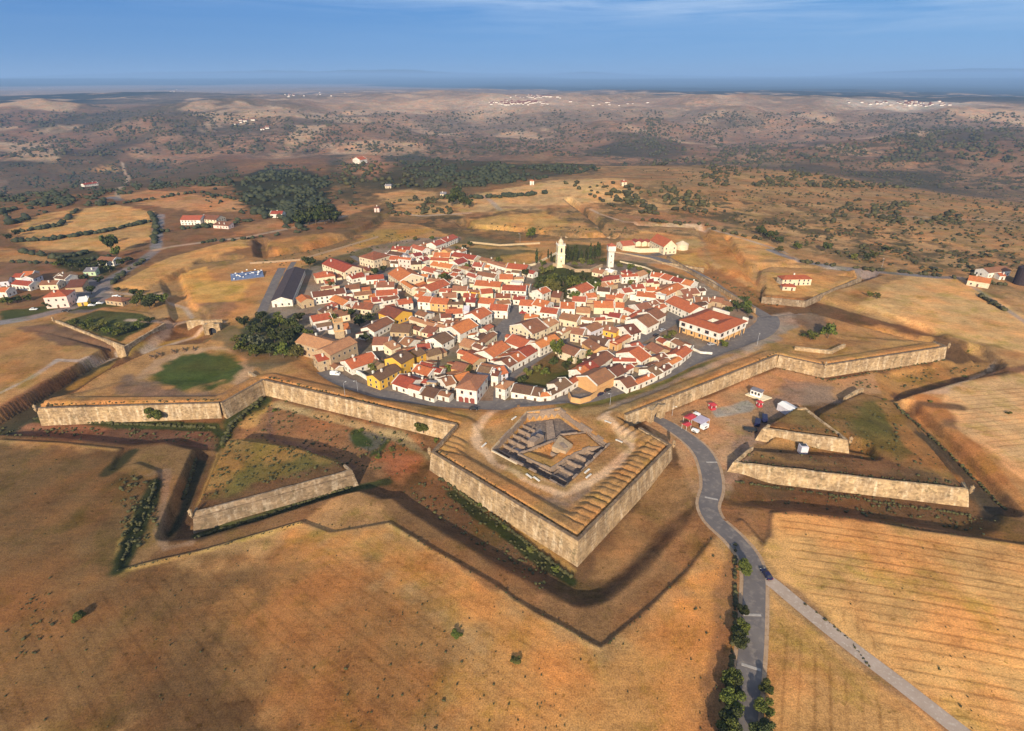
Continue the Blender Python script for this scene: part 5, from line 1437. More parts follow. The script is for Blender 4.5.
# stone benches around the bastion path
def bench(px, rz, label):
    p = g(*px); t = landmark('stone_bench', p, rz, label, 'bench', 'stone benches around the bastion path'); b = MB(); b.box(-1.6,1.6,-.35,.35,.42,.58); b.build('seat', M['w'], t)
    for x in (-1.2, 1.2): s_ = MB(); s_.box(-.2,.2,-.28,.28,-.2,.42); s_.build('leg', M['t'], t, False, (x,0,0))
bench((529,477), R(-52), 'left bench of the pair on the front left path'); bench((536.5,480), R(-52), 'right bench of the pair on the front left path')
bench((587,472), R(50), 'upper bench of the pair on the front right path'); bench((588.5,477), R(50), 'lower bench of the pair on the front right path')
bench((619,442), R(-40), 'white bench at the right bend of the bastion path'); bench((608,423), R(-40), 'bench on the upper right path near the gate flank'); bench((484,446), R(60), 'bench on the left bend of the bastion path'); bench((514,419), R(55), 'bench near the upper left path by the ring road')

# ------------------------------------------------------------------ trees
def leaf_mesh(name, lobes, n, size, m, seed, squash=.8):
    r = np.random.default_rng(seed); vs = []; fs = []; lf = []
    w = np.array([l[3]**3 * (l[4] if len(l) > 4 else 1) for l in lobes]); w = w / w.sum()
    idx = r.choice(len(lobes), n, p=w); V = np.zeros((n*4, 3)); lv = np.zeros(n*4)
    d = r.normal(size=(n,3)); d /= np.linalg.norm(d, axis=1)[:,None]; rad = r.random(n) ** .28
    for k in range(n):
        l = lobes[idx[k]]; c = np.array(l[:3]); rz_ = l[3] * (l[4] if len(l) > 4 else squash)
        p = c + d[k] * np.array((l[3], l[3], rz_)) * rad[k]
        nn = d[k] * .7 + r.normal(size=3) * .55 + np.array((0,0,.25)); nn /= np.linalg.norm(nn); a = np.cross(nn, r.normal(size=3)); a /= np.linalg.norm(a); b = np.cross(nn, a); s = size * r.uniform(.6,1.4)
        V[4*k] = p - a*s - b*s*.5; V[4*k+1] = p + a*s*.2 - b*s; V[4*k+2] = p + a*s + b*s*.4; V[4*k+3] = p - a*s*.3 + b*s
        lv[4*k:4*k+4] = np.clip(r.normal(.45,.25), 0, 1)
    me = bpy.data.meshes.new(name); me.from_pydata(V.tolist(), [], [(4*k,4*k+1,4*k+2,4*k+3) for k in range(n)])
    at_ = me.attributes.new('leaf', 'FLOAT', 'POINT'); at_.data.foreach_set('value', lv.astype(np.float32)); me.materials.append(M[m]); me.update(); return me
def trunk_mesh(h, r0, limbs, seed):
    r = random.Random(seed); b = MB(); b.tube((0,0,-.4),(r.uniform(-.1,.1),r.uniform(-.1,.1),h), r0, r0*.7, 7)
    for k in range(limbs):
        a = 6.283*k/limbs + r.uniform(-.4,.4); z = h*r.uniform(.65,1); l = h*r.uniform(.6,1.0); b.tube((0,0,z),(math.cos(a)*l*.7,math.sin(a)*l*.7,z+l*.75), r0*.55, r0*.15, 5)
    me = bpy.data.meshes.new('trunk'); me.from_pydata(b.v, [], b.f); me.materials.append(M['bark']); return me
def round_lobes(seed, R0=1.0, z=1.35, n=9):
    r = random.Random(seed); L = [(r.uniform(-.12,.12),r.uniform(-.12,.12),z,R0*.52)]
    for k in range(n):
        a = 6.283*k/n + r.uniform(-.4,.4); q = R0*r.uniform(.35,.78); L.append((math.cos(a)*q, math.sin(a)*q, z + R0*r.uniform(-.42,.55), R0*r.uniform(.20,.48)))
    return L
PROTO = {}
def proto(kind):
    if kind in PROTO: return PROTO[kind]
    base, lod = kind.split('_')[0], kind.split('_')[-1]
    n = {'far': 260, 'mid': 620, 'near': 3000}[lod]; s = {'far': .17, 'mid': .115, 'near': .055}[lod]
    out = []
    for v in range(3):
        sd = hash_(kind) + v
        if base in ('dark','green','olive','grey'):
            m = {'dark':'leaf_d','green':'leaf_m','olive':'leaf_l','grey':'leaf_g'}[base]
            cr = leaf_mesh('crown', round_lobes(sd, 1.0, 1.05), n, s, m, sd); tr = trunk_mesh(.6, .085, 5, sd)
        elif base == 'cypress':
            cr = leaf_mesh('crown', [(0,0,.5,.16,1.6),(0,0,.9,.19,1.9),(0,0,1.4,.17,2.0),(0,0,1.85,.10,2.2)], int(n*.8), s*.5, 'leaf_d', sd); tr = trunk_mesh(.3, .04, 0, sd)
        elif base == 'poplar':
            cr = leaf_mesh('crown', [(0,0,.7,.34,1.2),(.1,0,1.2,.38,1.3),(-.08,.06,1.7,.30,1.3),(0,0,2.1,.18,1.4)], n, s*.8, 'leaf_m', sd); tr = trunk_mesh(.5, .05, 4, sd)
        else:
            m = 'leaf_m' if base == 'shrub' else 'leaf_l'
            cr = leaf_mesh('crown', round_lobes(sd, 1.0, .45, 5), n, s, m, sd, .75); tr = trunk_mesh(.3, .06, 4, sd)
        out.append((cr, tr))
    PROTO[kind] = out; return out
def hash_(s):
    h = 7
    for c in s: h = (h * 31 + ord(c)) % 100003
    return h
TREES = []
def tree(kind, px, R_, desc, group, name='tree', zs=1.0, loc=None, lift=0.0, lab=None):
    p = loc if loc is not None else g(*px); r = random.Random(hash_(kind) + int(px[0]*7 + px[1]*13)); v = r.randrange(3); cr, tr = proto(kind)[v]
    t = thing(name, (p[0], p[1], p[2] + lift), r.uniform(0, 6.28)); t.scale = (R_, R_, R_*zs*r.uniform(.92,1.1))
    link('crown', cr, t); link('trunk', tr, t)
    TREES.append(dict(o=t, x=p[0], y=p[1], px=px, desc=desc, group=group, cat='shrub' if name == 'shrub' else 'tree'))
    if lab: tag(t, lab, 'shrub' if name == 'shrub' else 'tree', group)
    return t
# avenue by the road
for i, (x, y, r_) in enumerate([(744,570,2.1),(743,612,1.5),(740,633,2.0),(738,645,2.1),(731,681,2.0),(732,690,1.8),(730,703,2.2),(728,720,2.1),(726,735,2.2),(724,752,2.3)]):
    tree('green_near' if i % 2 == 0 else 'dark_near', (x, y + 4), r_*1.3, '', 'trees lining the left side of the road', 'roadside_tree', .95,
         lab=['bright green tree at the road junction, topmost of the left row'] [0] if i == 0 else ['second','third','fourth','fifth','sixth','seventh','eighth','ninth','tenth'][i-1] + ' tree from the junction in the left roadside row')
for i, (x, y, r_) in enumerate([(765,690,1.6),(762,709,1.9),(763,732,2.3),(764,752,2.2)]):
    tree('green_near' if i < 2 else 'dark_near', (x, y + 4), r_*1.25, '', 'trees lining the right side of the road', 'roadside_tree', .95, lab=['first','second','third','fourth'][i] + ' tree from the top of the right roadside row')
tree('shrub_near', (80,618), 2.2, '', 'bushes in the lower field', 'shrub', 1.1, lab='round dark bush alone in the lower left field')
tree('shrub_near', (457,636), 1.8, '', 'bushes in the lower field', 'shrub', .7, lab='small dark bush in the middle of the lower field')
tree('sparse_near', (515,662), 1.7, '', 'bushes in the lower field', 'shrub', .7, lab='sparse yellowish bush right of the dark one in the lower field')
# bushes growing from the walls
for (x, y, z, r_, lab) in ((156,404.6,4,4.0,'round green bush growing out of the left bastion wall'), (423,417.2,4,3.6,'big round bush growing out of the long curtain wall'), (405,411.5,3,1.4,'small bush on the crest just left of the big round wall bush'), (391,408,3.2,1.3,'small bush on the curtain crest below the yellow wing'), (374,405,3.2,1.0,'left end bush on the curtain crest, near the sentry niche'), (383,406,3.2,1.0,'second bush from the left on the curtain crest')):
    q = at(x, y, z); tree('shrub_near' if r_ > 2 else 'shrub_mid', (x, y), r_, '', 'bushes growing on the walls', 'shrub', 1.0, loc=(q[0], q[1] - (1.6 if r_ > 3 else .5), (-1.2 if r_ > 3 else z - r_*.45)), lab=lab)
for i, (x, y) in enumerate([(232,428),(240,420),(248,414),(257,407),(228,437),(385,421),(398,424),(410,427),(372,417),(352,434),(362,431),(400,442),(392,450),(378,458),(436,441),(130,419),(180,425),(224,447),(286,402),(275,411),(505,528),(530,550),(555,570),(480,505)]):
    tree('shrub_mid' if i % 3 else 'sparse_mid', (x, y), random.uniform(.9, 1.7), 'low green shrub', 'shrubs in the dry ditch', 'shrub', .8)
for i, (x, y) in enumerate([(1008,414),(884,400),(930,402),(965,377),(968,350),(690,575),(40,648),(420,585)][:5]): tree('sparse_mid', (x, y), 1.3, 'small olive shrub', 'shrubs on the right glacis', 'shrub', .8)
# park by the barracks
for i, (x, y, r_, k) in enumerate([(245,328,4.2,'dark'),(256,336,4.6,'dark'),(268,330,4,'dark'),(280,326,4.2,'green'),(292,331,4.5,'dark'),(248,345,4.2,'dark'),(260,349,4.5,'grey'),(275,342,4.6,'dark'),(288,345,4.5,'dark'),(270,356,4.2,'dark'),(255,357,3.8,'green'),(284,358,4.2,'green'),(296,358,4.4,'olive'),(305,348,3.8,'dark'),(241,352,3.5,'green'),(299,338,4.2,'dark'),(310,340,3.6,'green'),(262,322,3.5,'dark'),(300,322,3.2,'dark'),(235,343,2.5,'olive'),(318,346,3,'dark')]):
    tree(k + '_mid', (x, y), r_, {'dark':'dark leafy park tree','green':'green leafy park tree','olive':'pale olive park tree','grey':'grey green park tree'}[k], 'trees of the park beside the barracks', 'park_tree')
# central park
for i, (x, y, r_, k) in enumerate([(548,289,4.6,'olive'),(556,294,4.4,'olive'),(552,282,4,'green'),(563,285,4.2,'dark'),(572,288,4.8,'green'),(580,293,4.6,'green'),(588,288,4.8,'dark'),(595,292,4.2,'green'),(566,297,4.2,'dark'),(575,301,4,'green'),(541,285,3.6,'dark'),(584,281,4,'dark'),(538,291,3.2,'dark'),(598,285,3.6,'dark'),(570,278,3.6,'dark'),(543,275,3.2,'olive'),(550,272,3,'olive')]):
    tree(k + '_mid', (x, y), r_, {'dark':'dark dense tree','green':'mid green tree','olive':'yellowish olive tree'}[k], 'trees of the central park below the bell tower', 'park_tree')
for i, (x, y, h_) in enumerate([(536.5,265,6.2),(567,262,7.5),(571,262,6),(576,262,6.5),(581,261,5),(586,260.5,5.5),(590,260,6.5),(594,259.5,6),(597,258.5,6.5),(599,258,5.8),(574,258,5),(551,262,4.5),(548,259,4)]):
    tree('cypress_mid', (x, y), h_, '', 'cypresses of the cemetery behind the bell tower', 'cypress', 1, lab='lone dark cypress left of the bell tower' if i == 0 else None)
    if i: TREES[-1]['desc'] = 'slim dark cypress'
for i, (x, y, r_) in enumerate([(582,265,3),(590,266,3),(575,266,2.6),(603,263,2.4),(620,268,2.6),(630,270,2.8),(640,271,2.4),(648,275,2.2),(556,262,2.5),(543,266,2.8),(566,264,2.4)]): tree('green_mid' if i % 2 else 'olive_mid', (x, y), r_, 'low bushy tree', 'low trees around the castle mound', 'tree', .9)
# town garden and single town trees
for (x, y, r_, k) in [(557,358,3.6,'cypress'),(528,378,2.6,'olive'),(522,384,2.2,'dark'),(536,372,2.2,'olive'),(545,376,2.4,'green'),(553,366,2.8,'dark'),(565,370,2.5,'dark'),(571,363,2.2,'green'),(580,365,2.2,'dark'),(590,359,2.4,'green'),(600,352,2.0,'olive'),(351,318,4.0,'dark'),(360,326,4.5,'dark'),(333,324,3.2,'green'),(340,330,3.0,'dark'),(370,322,3.6,'dark'),(366,342,3.2,'dark'),(350,268,3.6,'dark'),(310,268,5,'dark'),(331,288,3.4,'olive'),(376,276,3.4,'dark'),(384,272,3.2,'dark'),(449,283,3.4,'dark'),(443,280,3.0,'green'),(467,270,2.6,'green'),(373,372,2.4,'olive'),(380,368,2.2,'dark'),(449,372,2.2,'green'),(468,373,2.2,'green'),(457,377,1.6,'olive'),(672,337,2.6,'olive'),(667,342,2.2,'green'),(742,305,3.6,'dark'),(738,312,3.4,'dark'),(746,310,3.4,'green'),(733,307,3.0,'dark'),(729,314,2.6,'dark'),(724,347,2.2,'green'),(748,316,3.0,'dark'),(690,318,2.4,'green'),(630,286,2.4,'olive'),(498,263,2.6,'green'),(458,253,2.6,'green'),(464,250,2.4,'dark'),(440,243,2.4,'olive'),(470,247,2.6,'dark'),(415,241,2.4,'olive'),(525,277,3.2,'dark'),(432,240,2.4,'green'),(560,345,1.8,'green')]:
    tree(('green' if k == 'cypress' else k) + '_mid', (x, y), r_, {'dark':'dark rounded tree','green':'mid green tree','olive':'pale olive tree','cypress':'tall conical green tree'}[k], 'trees in the town gardens', 'garden_tree', 1.5 if k == 'cypress' else 1)
# lone trees outside
for (x, y, r_, k, z, lab) in [(531,240,5.0,'green',1.25,'lone tall leafy tree behind the oval dry field'),(827,338,4.3,'green',1.1,'bright green tree on the right bastion, right of a pair'),(811,340,3.4,'green',.8,'lower green tree on the right bastion, left of a pair'),(803,337,2.0,'dark',.7,'small dark shrub near the pair of bastion trees'),
      (826,252,4.6,'dark',1,'dark round tree beyond the road above the long low house'),(867,260,4.0,'dark',.9,'dark tree by the far right road, left of a white pole'),(874,257.5,3.6,'olive',.9,'pale tree just right of the dark roadside tree'),(888,251.5,3.4,'dark',.7,'low dark tree higher on the right slope'),(853,260,3.0,'olive',.9,'small olive tree on the far roadside'),(797,250,4.0,'green',.8,'green tree left of the upper road bend'),(779,252,3.2,'olive',.8,'olive shrub tree at the upper road bend'),(770,240,6,'dark',1.0,'big dark tree above the bend of the road'),(761,236,5.5,'dark',1.0,'dark tree beside the big one at the road head'),(778,244,4.5,'dark',.8,'lower dark tree below the big one at the road head'),
      (113,254,5.6,'dark',1.5,'tall green poplar beside the small roadside house'),(118,258,4.0,'green',1.2,'shorter poplar right of the tall one'),(112,243,4,'olive',1,'olive tree behind the tall poplar'),(870,297,2.2,'olive',.9,'left of two low bushes below the smooth pale field'),(877,299,2.6,'olive',.9,'right of two low bushes below the smooth pale field')]:
    tree(k + '_mid', (x, y), r_, '', 'lone trees outside the walls', 'tree', z, lab=lab)
for i, (x, y, r_) in enumerate([(452,206,7),(459,204,9),(464,207,7.5),(456,200,8),(469,208,5)]): tree('dark_far', (x, y), r_, 'dark pine', 'dark pine clump beyond the town', 'pine_tree', 1.15)
for i, (x, y, r_) in enumerate([(300,226,7),(308,225,8),(316,224,8.5),(325,224,8.5),(333,223,7),(312,218,8),(320,217,8.5),(330,216,7.5),(303,219,6.5),(337,219,6)]): tree('dark_far', (x, y), r_, 'dark oak', 'dark wood edge beyond the old rampart', 'oak_tree', .85)
# hamlet and ravelin trees
for i, (x, y, r_, k) in enumerate([(72,268,3.5,'dark'),(80,270,4,'dark'),(88,266,4,'dark'),(95,271,3.6,'dark'),(104,268,4,'dark'),(110,272,4,'dark'),(65,265,3.6,'dark'),(58,266,3,'green'),(122,266,4,'dark'),(130,262,3,'dark'),(49,308,3.2,'dark'),(92,294,3.4,'dark'),(85,281,3,'dark'),(8,305,3.6,'green'),(18,303,3,'dark'),(28,301,2.6,'green'),(3,296,3,'dark'),(100,283,3.2,'dark'),(10,240,4,'dark'),(18,236,4,'dark'),(134,296,3.2,'dark'),(141,300,3.8,'green'),(148,303,4,'green'),(155,304,4.2,'dark'),(163,303,3.6,'green'),(137,306,3.2,'green'),(150,309,3.6,'dark'),(119,292,2.2,'dark')]):
    tree(k + ('_far' if y < 290 else '_mid'), (x, y), r_, {'dark':'dark bushy tree','green':'green bushy tree'}[k], 'trees of the crossroads hamlet', 'tree', .85)
for i, (x, y, r_, k) in enumerate([(76,326,3,'green'),(86,330,3,'green'),(97,331,3.2,'olive'),(108,334,3,'green'),(118,336,2.8,'green'),(128,333,2.8,'dark'),(138,329,3,'green'),(150,324,3,'dark'),(104,326,2.6,'olive'),(90,323,2.4,'green'),(120,328,2.2,'olive'),(143,322,2.4,'green')]):
    tree(k + '_mid', (x, y), r_, {'dark':'dark shrubby tree','green':'green shrubby tree','olive':'olive shrubby tree'}[k], 'trees overgrowing the gate ravelin', 'tree', .8)

# ------------------------------------------------------------------ scrub, hedges and far woods: uncountable growth
def scrub(name, regions, lines, m, seed):
    r = np.random.default_rng(seed); bm = bmesh.new(); bmesh.ops.create_icosphere(bm, subdivisions=1, radius=1)
    tv = np.array([v.co[:] for v in bm.verts]); tf = np.array([[v.index for v in f.verts] for f in bm.faces]); bm.free()
    P = []; Sz = []
    for poly, n, (s0, s1) in regions:
        q = np.array(poly, float); lo, hi = q.min(0), q.max(0); k = 0
        while k < n:
            c = lo + r.random((n*3, 2)) * (hi - lo); c = c[inside(q, c[:,0], c[:,1])]
            cl = fbm(c[:,0]/16, c[:,1]/5, seed, 3); c = c[r.random(len(c)) < sstep(.36, .60, cl) + .06][:n-k]
            P += [tuple(p) for p in c]; Sz += list(r.uniform(s0, s1, len(c)) * r.choice([.5,.75,1,1.25], len(c))); k += len(c)
    for line, n, (s0, s1) in lines:
        q = np.array(line, float); l = np.concatenate([[0], np.cumsum(np.hypot(*np.diff(q, axis=0).T))]); t = r.random(n) * l[-1]
        P += [(np.interp(a, l, q[:,0]) + r.normal(0,.5), np.interp(a, l, q[:,1]) + r.normal(0,.35)) for a in t]; Sz += list(r.uniform(s0, s1, n))
    P = np.array(P); Sz = np.array(Sz)
    # unproject on to the land: march each ray
    u = (P[:,0]-CX)/F; v = -(P[:,1]-CY)/F; dy = CP + v*SP; dz = -SP + v*CP
    t = (5 - H)/dz; best = None
    for it in range(40):
        t2 = (heights(u*t, dy*t) - H)/dz; t = t + np.clip(t2 - t, -60, 60) * .4
    X, Y = u*t, dy*t; Z = heights(X, Y); ok = (Y < 6000) & (Y > 0); X, Y, Z, Sz = X[ok], Y[ok], Z[ok], Sz[ok]
    n = len(X); nv = len(tv)
    V = tv[None] * (1 + r.normal(0, .22, (n, nv, 1))) * np.stack([Sz*r.uniform(.8,1.3,n), Sz*r.uniform(.8,1.3,n), Sz*r.uniform(.6,.95,n)], 1)[:,None] * .62
    V += np.stack([X, Y, Z + Sz*.3], 1)[:,None]
    fc = (tf[None] + (np.arange(n)*nv)[:,None,None]).reshape(-1,3)
    me = bpy.data.meshes.new(name); me.vertices.add(n*nv); me.vertices.foreach_set('co', V.reshape(-1).astype(np.float32)); nf = len(fc)
    me.loops.add(nf*3); me.polygons.add(nf); me.loops.foreach_set('vertex_index', fc.reshape(-1).astype(np.int32)); me.polygons.foreach_set('loop_start', np.arange(nf, dtype=np.int32)*3)
    a = me.attributes.new('leaf', 'FLOAT', 'POINT'); a.data.foreach_set('value', np.clip(np.repeat(r.random(n), nv)*.7 + r.random(n*nv)*.3, 0, 1).astype(np.float32))
    me.materials.append(M[m]); me.update(calc_edges=True); o = link(name, me); o['kind'] = 'stuff'; o['label'] = name.replace('_', ' '); return o
o = scrub('far_woodland', [([(240,184),(258,171),(285,163),(312,169),(331,182),(322,196),(334,209),(300,230),(286,214),(262,212),(238,203),(250,194)],640,(2.5,6)), ([(195,162),(365,160),(360,222),(205,222)],170,(2,4.5)), ([(398,158),(420,151),(520,166),(640,163),(560,177),(480,187),(424,188)],1000,(3,6)), ([(330,158),(398,152),(424,188),(330,188)],150,(2.5,5)),
      ([(0,165),(60,160),(230,160),(250,185),(150,190),(120,196),(0,212)],1100,(2.5,5.5)), ([(0,205),(40,200),(110,190),(110,205),(60,208),(0,230)],90,(4,6)), ([(250,196),(300,205),(290,230),(240,214)],60,(4,6))], 
      [([(10,242),(50,240),(110,231),(150,222)],70,(3,5)), ([(0,262),(60,264),(110,258)],30,(2,4)), ([(150,213),(156,222),(155,245)],40,(3,5)), ([(20,232),(60,226),(78,210)],30,(3,5)), ([(85,206),(120,204),(200,192),(262,206)],50,(3,5)),
       ([(20,252),(60,259),(90,252)],30,(3,5)), ([(150,258),(125,272),(112,285)],14,(2.5,4)), ([(445,197),(480,198),(520,196),(550,193)],60,(4,6)), ([(345,225),(300,232),(240,240),(200,243)],24,(2.5,4)), ([(160,232),(230,225),(300,212)],40,(3,5))], 'leaf_far', 5)
o['label'] = 'dark evergreen woods and hedges beyond the fields'
o = scrub('hillside_scrub', [([(0,110),(350,112),(660,110),(660,158),(330,152),(0,158)],5200,(3,8.5)), ([(640,112),(1024,114),(1024,160),(640,166)],4400,(3,8)), ([(640,170),(1024,162),(1024,278),(940,274),(860,262),(780,240),(700,218)],2400,(.8,2.7)), ([(700,160),(1024,157),(1024,190),(700,186)],1500,(2,5)), ([(560,180),(700,190),(720,215),(640,210),(600,196)],120,(3,6)),
      ([(385,200),(450,197),(452,214),(390,216)],110,(2.5,4)), ([(850,200),(960,205),(960,225),(820,222)],220,(2,4.5)), ([(340,165),(400,158),(420,190),(340,186)],90,(4,7))],
      [([(640,220),(700,226),(760,240)],30,(2.5,4)), ([(800,262),(850,268),(940,276),(1010,286)],50,(2,3.5)), ([(978,296),(992,303),(1004,311)],26,(2,3.2)), ([(560,180),(620,210),(660,215)],24,(3,5))], 'leaf_hill', 6)
o['label'] = 'olive green scrub dotted over the right hillside'

o = scrub('field_weeds', [([(0,450),(110,455),(120,570),(300,540),(500,600),(600,655),(735,540),(735,731),(0,731)],260,(.15,.45)), ([(775,520),(1024,550),(1024,731),(960,731)],50,(.15,.4)), ([(20,600),(60,590),(70,650),(10,660)],40,(.3,.7)), ([(330,640),(430,600),(520,640),(640,731),(330,731)],70,(.2,.5)), ([(690,540),(735,545),(728,731),(700,731)],40,(.2,.5))],
      [([(800,600),(850,640),(870,668)],30,(.2,.6)), ([(735,545),(735,620),(725,731)],120,(.4,1.2)), ([(388,524),(498,588),(601,650),(656,604),(716,534)],60,(.15,.5)), ([(116,571),(200,552),(300,523),(366,528)],50,(.15,.5)), ([(772,513),(860,519),(985,540)],40,(.2,.5))], 'leaf_hill', 8)
o['label'] = 'low dry weeds speckling the lower fields'
o = scrub('ditch_weeds', [([(222,425),(262,402),(420,436),(430,455),(390,480),(350,470),(330,455),(240,436)],300,(.3,.9)), ([(0,428),(216,428),(218,448),(160,444),(0,436)],200,(.3,.9)), ([(200,500),(350,466),(300,448),(230,440)],260,(.3,.9)), ([(740,455),(960,486),(890,402),(840,402)],200,(.3,.9)), ([(400,490),(440,470),(570,575),(540,590)],280,(.3,.9)), ([(760,500),(985,535),(1000,520),(860,495)],160,(.3,.9)), ([(830,385),(945,366),(985,366),(900,390)],120,(.3,1.0)), ([(250,262),(300,250),(345,240),(380,232),(440,230),(400,245),(300,268)],160,(.5,1.4)), ([(460,228),(610,240),(640,232),(700,234),(600,226)],140,(.6,1.6)), ([(700,270),(755,295),(800,305),(760,306)],80,(.5,1.2)), ([(120,470),(155,485),(160,530),(120,565)],140,(.4,1.2))],
      [([(34,419),(120,424),(215,428)],220,(.6,1.4)), ([(222,446),(232,424),(262,399)],160,(.7,1.8)), ([(440,478),(500,522),(572,578)],240,(.5,1.2)), ([(270,395),(350,412),(450,438)],90,(.4,1.0)), ([(195,538),(255,520),(352,487)],160,(.5,1.2)), ([(735,482),(850,498),(968,515)],140,(.4,1.0)), ([(183,500),(196,460)],100,(.6,1.4)), ([(123,560),(150,500),(156,480)],45,(.4,1.1)), ([(895,405),(950,455),(1005,510)],110,(.5,1.2)), ([(780,362),(826,381),(946,360)],80,(.4,1.0)), ([(36,405),(219,400)],60,(.3,.8)), ([(268,377),(456,425)],90,(.3,.9)), ([(436,450),(578,537),(668,446)],90,(.25,.6)), ([(640,415),(778,352)],60,(.3,.7)), ([(738,461),(965,487)],80,(.3,.7))], 'leaf_hill', 9)
o['label'] = 'olive weeds along the dry ditches and wall tops'
# ------------------------------------------------------------------ vehicles
def car(loc, rz, paint, label, group='parked cars', van=False, name='car'):
    t = landmark(name, loc, rz, label, 'van' if van else 'car', group)
    L, W = (4.9, 1.95) if van else (4.3, 1.75); b = MB()
    def section(stations, z):
        pass
    if van: prof = [(-L/2,.45),(-L/2,1.0),(-L/2+.05,2.05),(L/2-1.5,2.1),(L/2-.75,1.25),(L/2-.05,1.05),(L/2,.45)]
    else: prof = [(-L/2,.40),(-L/2,.85),(-L/2+.35,.95),(-L/2+.9,1.42),(L/2-1.9,1.45),(L/2-1.15,.95),(L/2-.1,.80),(L/2,.40)]
    n = len(prof); V = []
    for y, k in ((-W/2, 0), (-W/2+.0, 1), (W/2, 1), (W/2, 0)): pass
    def y_at(z): return W/2 - max(0, z - .95) * .28
    V = [(x, -y_at(z), z) for x, z in prof] + [(x, y_at(z), z) for x, z in prof]
    b.add(V, [tuple(range(n)), tuple(range(n, 2*n))[::-1]] + [(i, n+i, n+(i+1) % n, (i+1) % n) for i in range(n)])
    body = b.build('body', M[paint], t)
    bm = bmesh.new(); bm.from_mesh(body.data); bmesh.ops.recalc_face_normals(bm, faces=bm.faces); bmesh.ops.bevel(bm, geom=[e for e in bm.edges], offset=.06, segments=2, affect='EDGES'); bm.to_mesh(body.data); bm.free()
    gl = MB(); e = .012
    if van: gl.add([(L/2-1.47,-.75,2.0),(L/2-1.47,.75,2.0),(L/2-.78,.82,1.34),(L/2-.78,-.82,1.34)], [(0,3,2,1)])
    else:
        gl.add([(L/2-1.86,-.66,1.42+e),(L/2-1.86,.66,1.42+e),(L/2-1.18,.76,.99+e),(L/2-1.18,-.76,.99+e)], [(0,3,2,1)]); gl.add([(-L/2+.86,-.66,1.40+e),(-L/2+.86,.66,1.40+e),(-L/2+.40,.76,1.0+e),(-L/2+.40,-.76,1.0+e)], [(0,1,2,3)])
    gl.build('windscreen', M['glass'], t)
    for s in (-1, 1):
        g_ = MB(); z0, z1 = (1.25,1.9) if van else (1.0,1.36); y0, y1 = s*(y_at(z0)+.015), s*(y_at(z1)+.015); x0, x1 = (L/2-2.1, L/2-1.2) if van else (-L/2+.85, L/2-1.55)
        g_.add([(x0,y0,z0),(x1+(.15 if not van else 0),y0,z0),(x1-.3,y1,z1),(x0+.25,y1,z1)], [(0,1,2,3) if s < 0 else (3,2,1,0)]); g_.build('side_window', M['glass'], t)
        h_ = MB(); h_.box(L/2-.06,L/2+.03,s*.62-.2,s*.62+.2,.62,.78); h_.build('headlight', M['lamp'], t)
        h_ = MB(); h_.box(-L/2-.03,-L/2+.06,s*.66-.14,s*.66+.14,.68,.82); h_.build('tail_light', M['carred'], t)
        for x in (-L/2+.85, L/2-.85):
            w = MB(); w.wheel(0, 0, 0, .33, .22); wo = w.build('wheel', M['tyre'], t, False, (x, s*(W/2-.1), .33)); q = MB(); q.wheel(0, 0, 0, .19, .235, 10); q.build('rim', M['silver'], wo)
    return t
def carpx(px, rz, paint, label, **k): return car(g(*px), R(rz), paint, label, **k)
def onroad(px, z): q = at(*px, z); return Vector((q[0], q[1], hz(*q) + .14))
car(onroad((766,576), 0), R(100), 'navy', 'dark blue car pulling over where the gravel track leaves the road', 'cars on the road')
carpx((335.5,375), -10, 'carwhite', 'white van parked at the ring road bend beside the chapel', van=True, name='van')
carpx((600,395), 42, 'navy', 'dark blue car parked against the apricot yard wall by the barn', )
carpx((607,391), 42, 'carblack', 'black car ahead of the dark blue one by the apricot yard wall')
carpx((485,327), 60, 'carblack', 'black car at the left side of the town square'); carpx((489,322.5), 40, 'silver', 'silver car at the left edge of the town square'); carpx((523,313.5), 10, 'carred', 'dark red car at the back of the town square')
carpx((656,336), 40, 'carblack', 'black car parked along the wide street below the brown roofs'); carpx((662,331), 40, 'silver', 'silver car parked farther up the wide street')
carpx((711,345), 20, 'silver', 'silver car in front of the large square building'); carpx((751,318), 70, 'carblack', 'black car at the right corner of the large square building')
carpx((117,298), 20, 'carwhite', 'white van parked at the hamlet crossroads', van=True, name='van'); carpx((34,310), 8, 'carwhite', 'white car on the road left of the pink hamlet house'); carpx((66,311.5), 5, 'carblack', 'black car in front of the pink hamlet house'); carpx((100,304), 15, 'silver', 'silver car on the wide hamlet crossroads'); carpx((92,306), 15, 'silver', 'second silver car nearest the pink hamlet house')
carpx((493,317.5), 20, 'carwhite', 'white car near the top left of the town square')
carpx((474,409.5), -4, 'carblack', 'black car on the ring road in front of the manor')

# ------------------------------------------------------------------ yard before the gate
def posts_canopy(px, rz, L, W, h, m, label, name='canopy', cat='canopy', tilt=.25):
    p = g(*px); t = landmark(name, p, R(rz), label, cat); b = MB()
    b.add([(-L/2,-W/2,h),(L/2,-W/2,h),(L/2,W/2,h),(-L/2,W/2,h),(-L/2,-W/2,h+.08),(L/2,-W/2,h+.08),(L/2,W/2,h+.08),(-L/2,W/2,h+.08),(-L/2+.2,0,h+tilt),(L/2-.2,0,h+tilt)], [(0,3,2,1),(0,1,5,4),(1,2,6,5),(2,3,7,6),(3,0,4,7),(4,5,9,8),(6,7,8,9),(5,6,9),(7,4,8)])
    b.build('canvas', M[m], t)
    v = MB()
    for s in (-1, 1): v.box(-L/2, L/2, s*W/2-.02, s*W/2+.02, h-.35, h)
    v.build('valance', M[m], t)
    for x in (-L/2+.15, L/2-.15):
        for y in (-W/2+.15, W/2-.15): q = MB(); q.cyl(x,y,-.3,h,.06,.06,6); q.build('post', M['white'], t)
    return t
